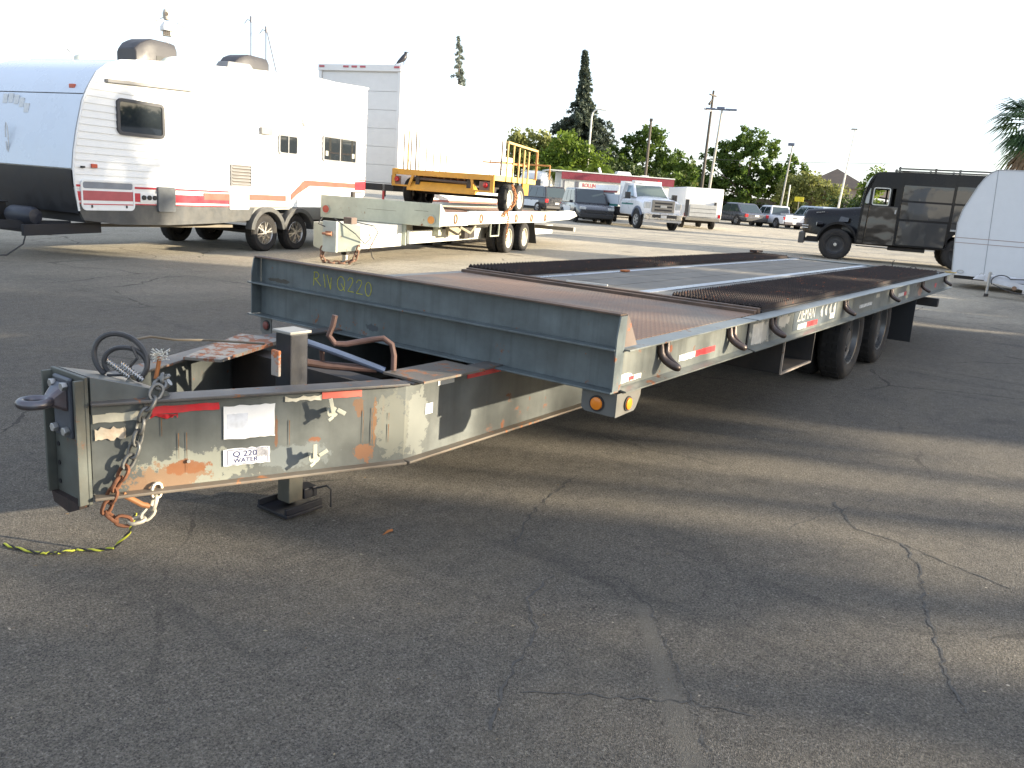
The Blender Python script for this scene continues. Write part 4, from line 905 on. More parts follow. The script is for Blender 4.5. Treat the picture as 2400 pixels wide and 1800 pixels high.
q = MB(); q.tube([(-6.31+.07*math.cos(a), 1.24+.07*math.sin(a), .50) for a in np.linspace(0, 6.283, 14, endpoint=False)], .022, 6, closed=True); q.bar((-6.26, 1.24, .50), (-6.2, 1.24, .50), .12, .08); q.build('tow_eye', mat('rust tow eye', (.25, .12, .07), .8), F_)
q = MB(); q.box(-5.74, -5.64, 1.17, 1.27, .10, .62); q.build('jack_post', darkm, F_, 0); q = MB(); q.box(-5.81, -5.57, 1.10, 1.34, -.05, -.03); q.build('jack_foot', darkm, F_, 0)
q = MB(); q.box(-5.725, -5.655, 1.185, 1.255, -.04, .12); q.build('jack_leg', cwl, F_, 0)
q = MB(); q.box(-5.95, -5.75, .95, 1.12, .68, .80); q.build('plug_box', mat('brown box', (.14, .10, .08), .7), F_, 0, bevel=.01)
for pts in ([(-6.15, 1.2, .78), (-6.05, .80, .52), (-5.85, .72, .34), (-5.65, .72, .45), (-5.5, .9, .66)], [(-5.75, 1.0, .72), (-5.5, .74, .66), (-5.4, .70, .55), (-5.65, .72, .28), (-5.6, .7, .10), (-5.5, .7, .04)], [(-6.2, 1.40, .78), (-6.3, 1.42, .66), (-6.22, 1.28, .60)]):
    V_ = []
    for i in range(len(pts)-1):
        for j in range(4): V_.append(Vector(pts[i]).lerp(Vector(pts[i+1]), j/4))
    q = MB(); q.tube(V_, .010, 5); q.build('cable', hose, F_)
rc = mat('brown chain', (.16, .09, .06), .85, var=.3)
chain(sub('safety_chain', F_), [(-6.2, 1.38, .25), (-6.22, 1.39, .08), (-6.2, 1.34, -.02), (-6.15, 1.18, -.03), (-6.05, .98, -.02), (-5.97, .86, .05), (-5.92, .80, .30)], .12, .016, [rc])
text('faded_lettering', 'TERRAM', .15, (-5.2, .776, .50), SIDE, mat('ghost lettering', (.45, .47, .46), .6), F_, .001)
q = MB(); q.box(-5.62, -5.4, .775, .779, .31, .34); q.box(-4.75, -4.5, .775, .779, .31, .34); q.build('reflective_tape', mat('faded pink tape', (.55, .30, .26), .5), F_, 0)
q = MB(); q.box(-3.1, -2.9, .5, .62, .45, .64); q.build('bracket_box', cw_, F_, 0)
for x in (-3.9, -3.2, -2.3, -1.6):
    q = MB(); q.box(x, x+.06, .1, 2.5, .76, .90); q.build('crossmember', darkm, F_, 0)
rimw = mat('cream wheel paint', (.60, .57, .46), .4, .1, var=.1, dirt=.2)
for x in (.06, 1.30):
    q = MB(); q.cyl((x, .3, .37), (x, 2.3, .37), .05, 8); q.build('axle', darkm, F_)
    for (y, s) in ((.10, -1), (.37, -1), (2.2, 1), (2.47, 1)): wheel(F_, (x, y, .35), .375, .22, s, 'steel', rimw, 26)
q = MB(); q.box(-1.25, -.70, -.0, .03, .42, .45); q.box(-1.27, -1.24, 0, .03, .42, .72); q.box(-.71, -.68, 0, .03, .42, .72); q.build('step_frame', cw_, F_, 0)
q = MB(); q.box(-1.6, -1.0, .5, 2.1, .35, .62); q.build('spring_box', darkm, F_, 0)
q = MB(); q.box(-2.9, -2.2, .35, .42, .45, .75); q.tube([(-2.9, .1, .66), (-2.3, .1, .52), (-2.0, .1, .66)], .03, 6); q.build('brake_bracket', mat('dusty bracket', (.28, .25, .18), .8, var=.3), F_, 0)
q = MB(); q.hexa([(2.35, .0, .15), (2.37, .0, .15), (2.37, .6, .15), (2.35, .6, .15), (2.0, 0, .74), (2.02, 0, .74), (2.02, .6, .74), (2.0, .6, .74)]); q.build('mud_flap', blackp, F_, 0)
q = MB(); q.box(3.3, 3.42, -.75, 2.6, .52, .62); q.build('underride_bar', mat('brown bar', (.13, .11, .08), .7), F_, 0)
q = MB(); q.box(3.3, 3.42, -.775, -.75, .52, .62); q.build('bar_end_cap', cwl, F_, 0)

# ------------------------------------------------------------------ yellow trailer standing on it
Yt = thing('utility_trailer', 'small yellow utility trailer with side rails, chained on the white flatbed', 'trailer', (0, 0, 0), 0)
th = R(16.5); bx, by = 13.36+(-.35)*math.cos(th)-.12*math.sin(th), 7.64+(-.35)*math.sin(th)+.12*math.cos(th)
Yt.location = (bx, by, 1.012); Yt.rotation_euler = (0, 0, th)
yp = mat('yellow ochre paint', (.60, .30, .035), .45, var=.12, dirt=.3, dirtcol=(.30, .16, .05), scale=6, rust=.14)
yl = mat('faded yellow paint', (.66, .45, .16), .5, var=.12, dirt=.3, dirtcol=(.45, .25, .1), scale=6, rust=.2)
XR = -.60; YW = 2.62; ZT = .86
q = MB(); q.box(XR, XR+.06, 0, YW, ZT-.13, ZT); q.build('rear_beam', yp, Yt, 0, bevel=.004)
q = MB(); q.prism([(0, .46), (.50, .46), (.50, .50), (.09, .50), (.09, ZT-.13), (0, ZT-.13)], 'x', XR, XR+.06); q.build('rear_corner_frame', yp, Yt, 0, bevel=.003)
q = MB(); q.prism([(YW, .46), (YW-.50, .46), (YW-.50, .50), (YW-.09, .50), (YW-.09, ZT-.13), (YW, ZT-.13)], 'x', XR, XR+.06); q.build('rear_corner_frame', yp, Yt, 0, bevel=.003)
q = MB(); q.bar((XR+.03, .50, .40), (XR+.03, .56, ZT-.1), .06, .05, (1, 0, 0)); q.build('rear_brace', yp, Yt, 0); q = MB(); q.bar((XR+.03, YW-.42, .40), (XR+.03, YW-.56, ZT-.1), .06, .05, (1, 0, 0)); q.build('rear_brace', yp, Yt, 0)
q = MB(); q.hexa([(XR-.02, .45, .38), (XR+.25, .45, .46), (XR+.25, YW-.4, .46), (XR-.02, YW-.4, .38), (XR-.02, .5, .42), (XR+.12, .5, .60), (XR+.12, YW-.45, .60), (XR-.02, YW-.45, .42)]); q.build('ramp_tray', yp, Yt, 0, bevel=.003)
q = MB(); q.cyl((XR+.1, .5, .64), (XR+.1, 2.1, .67), .035, 8); q.build('ramp_bar', mat('dark ramp bar', (.10, .08, .07), .7), Yt)
for k in range(9):
    y = .62+k*.175; q = MB(); q.box(XR+.2, XR+1.6, y, y+.035, .66, .72); q.build('slat', mat('orange slat', (.55, .22, .10), .6), Yt, 0)
for y in (.20, YW-.14):
    q = MB(); q.lathe([(.001, -.05), (.05, -.045), (.062, -.02), (.062, 0)], (XR, y, .62), 'x', 14); q.build('tail_lamp', redlens, Yt)
    q = MB(); q.box(XR+.01, XR+.02, y-.1, y+.16, .5, .7); q.build('lamp_plate', mat('brown plate', (.2, .12, .09), .7), Yt, 0)
q = MB(); q.box(XR+.06, 2.6, .0, .05, ZT-.12, ZT+.01); q.build('side_beam', yl, Yt, 0, bevel=.003)
q = MB(); q.box(XR+.06, 2.6, YW-.05, YW, ZT-.12, ZT+.01); q.build('side_beam', yp, Yt, 0)
q = MB(); q.box(XR+.06, 2.6, .05, YW-.05, ZT-.06, ZT-.02); q.build('deck', mat('dark deck boards', (.14, .10, .07), .8), Yt, 0)
q = MB(); q.box(XR+.06, 2.6, .6, .7, .5, ZT-.07); q.box(XR+.06, 2.6, YW-.7, YW-.6, .5, ZT-.07); q.build('chassis_rail', darkm, Yt, 0)
for k, x in enumerate((.18, .62, 1.05, 1.45, 1.82)):
    q = MB(); q.box(x, x+.05, -.03, .0, ZT-.12, 1.62-.02*k); q.build('rail_post', yl, Yt, 0, bevel=.002)
q = MB(); q.bar((.16, -.015, 1.65), (2.55, -.015, 1.60), .05, .05); q.build('top_rail', yl, Yt, 0); q = MB(); q.bar((-.1, .03, 1.18), (1.9, .03, 1.18), .03, .04); q.build('mid_rail', mat('orange rail', (.55, .25, .08), .6), Yt, 0)
q = MB(); q.bar((2.53, -.015, ZT), (2.53, -.015, 1.62), .05, .05, (1, 0, 0)); q.bar((2.5, 1.5, 1.25), (2.5, -.4, 1.25), .04, .04); q.bar((2.5, -.4, .9), (2.5, -.4, 1.25), .03, .03, (1, 0, 0)); q.build('end_rail', mat('orange rail', (.55, .25, .08)), Yt, 0)
stk_ = mat('dark stake rod', (.06, .045, .04), .6)
for k, (x, y, h, r_) in enumerate(((-.1, .02, .80, .02), (-.3, 2.35, .9, .024), (-.3, 2.15, .9, .02), (-.1, YW-.05, .85, .018), (.3, YW-.05, .82, .018), (.75, YW-.05, .80, .014), (1.2, YW-.05, .80, .016), (1.65, YW-.05, .75, .016), (2.1, YW-.05, .72, .016), (2.5, YW-.05, .5, .016), (2.55, 1.3, .45, .012), (2.55, 1.0, .45, .012))):
    q = MB(); q.cyl((x, y, ZT-.05), (x, y, ZT+h), r_, 6); q.build('stake', yl if r_ > .02 else stk_, Yt)
q = MB(); q.bar((2.55, .98, 1.30), (2.55, 1.32, 1.30), .02, .02); q.bar((2.55, .2, 1.08), (2.55, 2.5, 1.08), .012, .012); q.build('cross_rod', stk_, Yt, 0)
rwt = mat('white wheel paint', (.62, .60, .54), .4, var=.08, dirt=.2)
for x in (.33, 1.10):
    q = MB(); q.cyl((x, .2, .35), (x, 2.4, .35), .035, 8); q.build('axle', darkm, Yt)
    wheel(Yt, (x, .0, .33), .355, .22, -1, 'steel', rwt, 26); wheel(Yt, (x, YW-.12, .33), .355, .22, 1, 'steel', rwt, 22)
q = MB(); q.box(1.55, 1.60, .0, .05, .3, ZT-.12); q.box(1.55, 2.1, .02, .05, .45, ZT-.12); q.build('side_step', yp, Yt, 0)
q = MB(); q.box(-.2, 1.7, .15, 2.4, .45, .55); q.build('axle_frame', darkm, Yt, 0)
q = MB(); q.bar((2.5, .6, .6), (4.0, 1.3, .55), .08, .1); q.bar((2.5, 2.0, .6), (4.0, 1.3, .55), .08, .1); q.build('drawbar', yp, Yt, 0)
oc = mat('orange rusty chain', (.35, .15, .06), .8, var=.3)
TC = thing('tie_down_chain', 'rusty tie-down chain hooked from the flatbed rail to the yellow trailer', 'chain', (13.36, 7.64, .06), 16.5)
chain(TC, [(-.20, -.08, 1.62), (-.25, -.22, 1.35), (-.42, -.20, 1.15), (-.55, -.10, 1.00), (-.72, -.08, .90)], .10, .016, [oc])
chain(TC, [(-.50, -.10, 1.0), (-.38, -.10, .85), (-.36, -.08, .60), (-.36, -.07, .38)], .075, .008, [oc])

# ------------------------------------------------------------------ white box truck
B = thing('box_truck', 'tall white box truck seen from its rear corner behind the yellow trailer', 'truck', (12.7, 10.8, .07), 13.5)
bw = mat('white truck box', (.74, .74, .73), .42, var=.02, dirt=.12, dirtcol=(.6, .58, .52), coat=.1)
q = MB(); q.box(.06, 7.1, .0, 2.44, 1.43, 4.30); q.build('box_body', bw, B, 0, bevel=.02)
q = MB(); q.box(0, .06, 0, .09, 1.43, 4.17); q.box(0, .06, 2.35, 2.44, 1.43, 4.17); q.build('rear_post', bw, B, 0, bevel=.008)
q = MB(); q.box(-.02, .08, -.01, 2.45, 4.17, 4.33); q.build('rear_header', bw, B, 0, bevel=.012)
dm_ = mat('door panel grey', (.70, .70, .69), .45, var=.03)
for k in range(6):
    q = MB(); q.box(.035, .055, .10, 2.34, 1.45+k*.45, 1.45+k*.45+.442); q.build('door_panel', dm_, B, 0, bevel=.004)
for y in (.03, 1.02, 1.27, 1.52, 2.25):
    q = MB(); q.box(-.035, -.02, y, y+.16, 4.25, 4.295); q.build('clearance_lamp', mat('faded red lens', (.45, .10, .12), .4), B, 0, bevel=.004)
for k in range(16):
    for y in (.10, 2.33):
        pass
q = MB(); q.box(.06, 7.1, -.012, 2.452, 4.28, 4.32); q.build('roof_rail', bw, B, 0)
q = MB(); q.box(1.2, 6.9, .03, .07, 1.08, 1.42); q.build('side_skirt', bw, B, 0); q = MB(); q.box(1.2, 6.9, .0, .03, 1.03, 1.09); q.build('skirt_stripe', mat('brown red stripe', (.35, .12, .09), .6), B, 0)
q = MB(); q.box(.0, 7.0, .1, 2.34, 1.25, 1.42); q.build('floor_frame', darkm, B, 0)
q = MB(); q.box(.02, .08, .36, .42, 1.10, 1.42); q.box(.02, .08, 1.9, 1.96, .5, 1.42); q.box(.02, .08, .3, 2.1, .85, .93); q.build('rear_bumper_frame', darkm, B, 0)
q = MB(); q.box(.0, .02, .36, .42, .80, 1.25); q.build('red_marker_tape', redtape, B, 0); q = MB(); q.box(.0, .02, .36, .42, 1.25, 1.42); q.build('white_marker_tape', whitetape, B, 0)
for x in (1.6, 5.9):
    for (y, s) in ((.15, -1), (2.29, 1)): wheel(B, (x, y, .47), .47, .26, s, 'steel', galv, 24)
q = MB(); q.hexa([(7.15, .15, .6), (8.9, .15, .6), (8.9, 2.3, .6), (7.15, 2.3, .6), (7.15, .2, 2.6), (8.3, .2, 2.6), (8.3, 2.25, 2.6), (7.15, 2.25, 2.6)]); q.build('cab', bw, B, 0, bevel=.05)
q = MB(); q.box(.9, 1.4, .4, .7, 4.30, 4.50); q.build('roof_vent', bw, B, 0, bevel=.02)
# crow on the roof
cr = thing('crow', 'black crow perched on the rear roof edge of the white box truck', 'bird', (0, 0, 0))
bm_ = mat('black feathers', (.018, .018, .024), .5)
q = MB(); q.tube([(-.20, .0, .06), (-.12, 0, .10), (0, 0, .16), (.07, 0, .23), (.10, 0, .28)], [.012, .045, .075, .065, .02], 10); q.build('body', bm_, cr)
q = MB(); q.tube([(.07, 0, .25), (.10, 0, .30), (.13, 0, .31)], [.035, .045, .02], 10); q.build('head', bm_, cr)
q = MB(); q.tube([(.13, 0, .31), (.19, 0, .295)], [.014, .003], 6); q.build('beak', bm_, cr)
q = MB(); q.bar((-.10, 0, .09), (-.33, 0, .0), .07, .015); q.build('tail', bm_, cr)
for y in (-.03, .03): q = MB(); q.cyl((0, y, .10), (.01, y, 0), .006, 5); q.build('leg', bm_, cr)
cr.location = (B.matrix_basis @ Vector((1.1, .55, 4.49))); cr.rotation_euler = (0, R(-12), R(-30)); cr.scale = (1.0,)*3

# ------------------------------------------------------------------ black armoured truck
K = thing('armored_truck', 'vintage black armored truck with a boxy body and open window', 'truck', (25.78, 3.04, .10), -75)
bk = mat('gloss black truck paint', (.004, .004, .006), .2, 0, var=.25, dirt=.2, dirtcol=(.012, .011, .010), scale=2, spec=.35)
bkd = mat('dusty black paint', (.005, .0046, .0042), .16, 0, var=.25, dirt=.35, dirtcol=(.014, .012, .010), scale=3, spec=.9, coat=.5, bmp=0)
for m_k in (bkd,):
    t = m_k.node_tree; b = t.nodes['Principled BSDF']; tc = N(t, 'ShaderNodeTexCoord').outputs['Object']; b.inputs['Roughness'].default_value = .08
    for l in list(b.inputs['Roughness'].links): t.links.remove(l)
    bump(t, b, noise(t, tc, 1.1, 2, .5), .35, .12)

KW = 2.25
# body shell: section lofted across the roof curve
P = [(.56, .62), (.58, 1.75), (.66, 2.45), (.72, 2.66), (.80, 2.80), (.93, 2.90), (1.15, 2.93), (5.9, 2.99), (6.0, 2.9), (6.0, .62), (4.3, .62), (4.25, .95), (4.0, 1.12), (3.72, 1.16), (3.45, 1.10), (3.25, .90), (3.18, .62)]
def holed_side(y0, y1):
    # side skin with real window openings: strips around the opening
    parts = [([(.56, .62), (.58, 1.75), (.595, 1.86), (1.70, 1.86), (1.70, .62)]), ([(1.70, .62), (1.70, 2.95), (5.9, 2.99), (6.0, 2.9), (6.0, .62), (4.3, .62), (4.25, .95), (4.0, 1.12), (3.72, 1.16), (3.45, 1.10), (3.25, .90), (3.18, .62)]),
             ([(.595, 1.86), (.66, 2.45), (.72, 2.66), (.80, 2.80), (.93, 2.90), (1.15, 2.93), (1.70, 2.95), (1.70, 2.42), (.655, 2.42)]), ([(.655, 2.42), (.595, 1.86), (.66, 1.86), (.70, 2.42)]), ([(.80, 1.86), (.80, 2.42), (.87, 2.42), (.90, 1.86)]), ([(1.38, 1.86), (1.38, 2.42), (1.44, 2.42), (1.44, 1.86)]), ([(1.55, 1.86), (1.55, 2.42), (1.70, 2.42), (1.70, 1.86)])]
    for p in parts: q = MB(); q.prism(p, 'y', y0, y1); q.build('body_side', bk, K, 0)
holed_side(0, .05); holed_side(KW-.05, KW)
q = MB(); q.add([(x, y, z) for y in (.02, KW-.02) for x, z in [(.66, 2.45), (.72, 2.66), (.80, 2.80), (.93, 2.90), (1.15, 2.93), (5.9, 2.99), (6.0, 2.9), (6.0, .62)]], [(i, i+1, 9+i, 8+i) for i in range(7)]); q.build('roof_shell', bk, K, 40)
q = MB(); q.box(.58, .62, .03, KW-.03, .62, 1.80); q.build('firewall', bk, K, 0)
q = MB(); q.box(.6, 5.9, .05, KW-.05, .60, .66); q.build('floor', darkm, K, 0)
q = MB(); q.box(1.75, 1.79, .05, KW-.05, .66, 2.9); q.build('bulkhead', darkm, K, 0)
for y0, y1 in ((.08, 1.08), (1.17, KW-.08)):
    q = MB(); q.hexa([(.60, y0, 1.84), (.60, y1, 1.84), (.62, y1, 1.84), (.62, y0, 1.84), (.67, y0, 2.44), (.67, y1, 2.44), (.69, y1, 2.44), (.69, y0, 2.44)]); q.build('windscreen', glass('clear glass', (.5, .55, .55), .35), K, 0, fixn=True)
q = MB(); q.hexa([(.585, 1.08, 1.8), (.585, 1.17, 1.8), (.64, 1.17, 1.8), (.64, 1.08, 1.8), (.66, 1.08, 2.46), (.66, 1.17, 2.46), (.70, 1.17, 2.46), (.70, 1.08, 2.46)]); q.build('windscreen_post', bk, K, 0)
ff = ringpoly(MB(), .87, 1.39, 1.86, 2.43, .07, .035, -.02, .01).build('door_window_frame', mat('pale window rubber', (.5, .5, .46), .5), K, 40, fixn=True)
q = MB(); q.prism(rrect(.67, .79, 1.90, 2.42, .04), 'y', .02, .026); q.build('quarter_glass', glass('grey glass', (.35, .37, .36), None, .2), K, 0)
q = MB(); q.hexa([(.60, -.012, .60), (.76, -.012, .60), (.76, .0, .60), (.60, .0, .60), (.66, -.012, 1.86), (.80, -.012, 1.86), (.80, .0, 1.86), (.66, .0, 1.86)]); q.build('cowl_panel', bkd, K, 0)
# door edges, beads and seams
for nm, p_ in (('door', [(.80, .60), (1.70, .62), (1.68, 1.84), (.83, 1.84)]),):
    q = MB(); q.prism(p_, 'y', -.022, -.002); dd_ = q.build('door', bkd, K, 0, bevel=.008)
q = MB(); q.box(1.60, 1.64, -.05, -.022, 1.62, 1.75); q.build('door_handle', galv, dd_, 0, bevel=.004)
for (x0, x1, z0, z1) in ((1.76, 3.22, 1.48, 2.02), (1.76, 3.22, 2.07, 2.55), (1.78, 3.20, .66, 1.42), (3.30, 5.9, 1.20, 2.02), (3.30, 5.9, 2.07, 2.60)):
    q = MB(); q.prism(rrect(x0, x1, z0, z1, .03), 'y', -.012, 0); q.build('side_panel', bkd, K, 0, bevel=.006)
for z_ in (1.45, 2.045):
    q = MB(); q.box(1.74, 5.95, -.02, 0, z_-.012, z_+.012); q.build('moulding', bk, K, 0, bevel=.004)
for x in (1.73, 3.26):
    q = MB(); q.box(x-.02, x+.02, -.016, 0, .62, 2.9); q.build('moulding', bk, K, 0, bevel=.004)
q = MB(); q.box(3.30, 3.5, -.05, 0, 1.20, 1.26); q.build('fuel_cap', galv, K, 0, bevel=.01)
# bonnet, grille, wings
rings = []
for (x, w, zt, zb) in ((-1.14, .42, 1.50, .85), (-1.05, .47, 1.60, .80), (-.6, .52, 1.65, .75), (0, .62, 1.70, .75), (.58, .80, 1.78, .75)):
    c_ = KW/2; rings.append([(x, c_-w, zb), (x, c_-w, zt-.30), (x, c_-w*.88, zt-.09), (x, c_-w*.55, zt), (x, c_+w*.55, zt), (x, c_+w*.88, zt-.09), (x, c_+w, zt-.30), (x, c_+w, zb)])
q = MB(); q.loft(rings); q.build('bonnet', bk, K, 50, fixn=True)
for k in range(9):
    q = MB(); z_ = .92+k*.06; q.box(-1.17, -1.13, KW/2-.36, KW/2+.36, z_, z_+.03); q.build('grille_bar', bkd, K, 0)
for z_ in (.955, 1.035):
    q = MB(); q.box(-1.20, -.98, KW/2-.51, KW/2+.51, z_, z_+.035); q.build('chrome_bar', chrome, K, 0, bevel=.008)
for k in range(5):
    q = MB(); x = -.78+k*.055; q.bar((x, KW/2-.515, 1.50+k*.008), (x+.03, KW/2-.515, 1.51+k*.008), .02, .015); q.build('badge_letter', chrome, K, 0)
for s, y0 in ((-1, .02), (1, KW-.50)):
    q = MB(); P = [(cx_, cz_) for cx_, cz_ in [(-.70+0*0, .70)]]
    o_ = [(-.03+.66*math.cos(a), .52+.74*math.sin(a)) for a in np.linspace(math.pi*.94, .12, 16)]; i_ = [(-.03+.58*math.cos(a), .52+.64*math.sin(a)) for a in np.linspace(.12, math.pi*.94, 16)]
    q.prism(o_+i_, 'y', y0, y0+.48); q.build('wing', bk, K, 40, bevel=.012)
    q = MB(); q.prism([(p[0], p[1]) for p in o_]+[(.5, .6), (-.5, .6)], 'y', y0+(.46 if s < 0 else 0), y0+(.50 if s < 0 else .03)); q.build('inner_wing', darkm, K, 0)
    yc = y0+.24
    q = MB(); q.lathe([(.001, .0), (.085, .0), (.10, .02), (.10, .08), (.06, .20), (.001, .24)], (-.72, yc, 1.13), 'x', 18); q.build('headlamp', bk, K)
    q = MB(); q.lathe([(.001, -.02), (.05, -.014), (.085, 0)], (-.72, yc, 1.13), 'x', 18); q.build('headlamp_lens', clearl, K)
q = MB(); q.box(-1.24, -1.06, -.02, KW+.02, .46, .82); q.build('front_bumper', mat('flat grey bumper', (.07, .065, .06), .6), K, 0, bevel=.01)
q = MB(); q.box(-1.1, -.6, .55, .65, .52, .62); q.box(-1.1, -.6, KW-.65, KW-.55, .52, .62); q.build('bumper_iron', darkm, K, 0)
q = MB(); q.hexa([(-.05, .25, 1.25), (.25, .25, 1.25), (.25, .5, 1.25), (-.05, .5, 1.25), (0, .28, 1.42), (.28, .28, 1.40), (.28, .5, 1.40), (0, .5, 1.42)]); q.build('scoop', bkd, K, 0, bevel=.01)
q = MB(); q.box(-1.0, 5.9, .6, .72, .55, .68); q.box(-1.0, 5.9, KW-.72, KW-.6, .55, .68); q.build('chassis_rail', darkm, K, 0)
q = MB(); q.bar((.6, .15, .52), (2.2, .15, .50), .04, .03); q.box(1.6, 2.7, .2, .6, .45, .56); q.build('exhaust', darkm, K, 0)
for x, dual in ((-.05, 0), (3.72, 1)):
    wheel(K, (x, .16, .50), .515, .24, -1, 'steel', mat('black wheel paint', (.022, .022, .024), .4), 32); wheel(K, (x, KW-.16, .50), .515, .24, 1, 'steel', mat('black wheel paint', (0, 0, 0)), 24)
    if dual: wheel(K, (x, .44, .50), .515, .24, -1, 'steel', mat('black wheel paint', (0, 0, 0)), 20)
    q = MB(); q.cyl((x, .3, .5), (x, KW-.3, .5), .06, 8); q.build('axle', darkm, K)
q = MB(); q.cyl((-.05, .0, .50), (-.05, .06, .50), .055, 14); q.build('hub_cap', chrome, K)
for (y) in (.35, KW-.35):
    q = MB(); q.bar((1.52, y, 3.07), (5.6, y, 3.12), .05, .05); q.build('roof_rack_rail', bkd, K, 0)
for x in (1.54, 2.6, 3.3, 4.4, 5.5):
    q = MB(); q.box(x, x+.06, .33, .39, 2.9, 3.13); q.box(x, x+.06, KW-.39, KW-.33, 2.9, 3.13); q.build('roof_rack_post', bkd, K, 0)

# ------------------------------------------------------------------ white rounded trailer on the right
Wt = thing('cargo_trailer', 'pale grey-white rounded trailer body at the right edge of the lot', 'trailer', (18.9, -1.50, .03), -86)
pw = mat('pale blue-white panel', (.62, .64, .66), .4, var=.02, dirt=.1, dirtcol=(.52, .53, .54), coat=.2)
o_ = [(-.06, .33), (-.08, .43), (-.14, 1.17), (-.15, 1.53), (-.09, 1.85), (-.02, 2.02), (.13, 2.39), (.21, 2.54), (.30, 2.66), (.38, 2.73), (.47, 2.775), (4.9, 2.80), (5.0, .33)]
q = MB(); q.prism(o_, 'y', 0, 2.2); q.build('body', pw, Wt, 30, bevel=.01)
sm_ = mat('panel seam', (.22, .23, .25), .6)
q = MB(); q.hexa([(.59, -.004, .36), (.60, -.004, .36), (.60, .01, .36), (.59, .01, .36), (.47, -.004, 2.77), (.48, -.004, 2.77), (.48, .01, 2.77), (.47, .01, 2.77)]); q.build('panel_seam', sm_, Wt, 0)
for z_ in (1.205, 1.09):
    q = MB(); q.box(-.13, 4.95, -.005, .01, z_-.006, z_+.006); q.build('pinstripe', mat('brown pinstripe', (.30, .20, .18), .5), Wt, 0)
q = MB(); q.tube([(x, -.004, z) for x, z in o_[:11]]+[(4.9, -.004, 2.80)], .011, 5); q.build('edge_moulding', mat('grey moulding', (.4, .4, .4), .4, .5), Wt)
q = MB(); q.tube([(.10+.07*math.cos(a), -.012, .42+.035*math.sin(a)) for a in np.linspace(0, 6.28, 14, endpoint=False)], .008, 5, closed=True); q.build('tie_loop', galv, Wt)
q = MB(); q.box(-.02, 4.9, .1, 2.1, .25, .34); q.build('underframe', darkm, Wt, 0)
for x in (2.4, 3.2):
    wheel(Wt, (x, .14, .33), .34, .2, -1, 'steel', galv, 20); wheel(Wt, (x, 2.06, .33), .34, .2, 1, 'steel', galv, 20)
# second trailer's drawbar in front of it
D = thing('boat_trailer', 'white trailer drawbar with looped black cable and jack stand, its body out of frame', 'trailer', (17.45, -2.37, .03), -78)
dw = mat('white frame paint', (.58, .59, .62), .4, var=.06, dirt=.25, dirtcol=(.35, .33, .3))
q = MB(); q.hexa([(-.32, -.05, .36), (-.1, -.06, .36), (-.1, .06, .36), (-.32, .05, .36), (-.24, -.03, .46), (-.1, -.06, .48), (-.1, .06, .48), (-.24, .03, .46)]); q.build('coupler', dw, D, 0, bevel=.01)
q = MB(); q.tube([(-.22, -.03, .46), (-.18, -.03, .51), (-.13, -.03, .47)], .008, 5); q.build('coupler_latch', galv, D)
q = MB(); q.hexa([(-.1, -.05, .34), (.9, -.30, .20), (.9, -.24, .20), (-.1, .0, .34), (-.1, -.05, .44), (.9, -.30, .31), (.9, -.24, .31), (-.1, .0, .44)]); q.build('drawbar_rail', dw, D, 0)
q = MB(); q.hexa([(-.1, .0, .34), (.9, .30, .34), (.9, .36, .34), (-.1, .05, .34), (-.1, .0, .44), (.9, .30, .46), (.9, .36, .46), (-.1, .05, .44)]); q.build('drawbar_rail', dw, D, 0)
q = MB(); q.box(.05, .5, -.08, .2, .36, .47); q.build('winch_box', dw, D, 0, bevel=.01)
q = MB(); q.cyl((-.02, -.08, .08), (-.02, -.08, .55), .028, 12); q.cyl((-.05, -.08, .50), (.02, -.08, .52), .02, 8); q.build('jack_stand', galv, D)
q = MB(); q.cyl((-.02, -.08, .02), (-.02, -.08, .08), .045, 12); q.build('jack_wheel', darkm, D)
q = MB(); q.tube([(.02+.16*(1-math.cos(a))*1.2, -.14, .36+.14*math.sin(a)) for a in np.linspace(-.5, 2.6, 12)]+[(.8, -.3, .47)], .013, 6); q.build('brake_cable', hose, D)
q = MB(); q.tube([(.06, -.14, .30), (.25, -.2, .22), (.5, -.28, .16), (.8, -.34, .14)], .011, 6); q.build('brake_cable', hose, D)
q = MB(); q.cyl((.46, -.26, .26), (.46, -.23, .26), .045, 14); q.build('chain_boss', mat('brown boss', (.22, .13, .08), .6), D)
q = MB(); q.box(.80, 3.4, -.35, 1.0, .05, .45); q.build('body', dw, D, 0, bevel=.03)
for z_ in (.0+.12, .22): q = MB(); q.box(.79, 3.0, -.36, -.30, z_, z_+.03); q.build('stripe', mat('navy stripe', (.04, .05, .2), .4), D, 0)
wheel(D, (2.4, -.2, .28), .28, .18, -1, 'steel', galv, 18); wheel(D, (2.4, .9, .28), .28, .18, 1, 'steel', galv, 18)
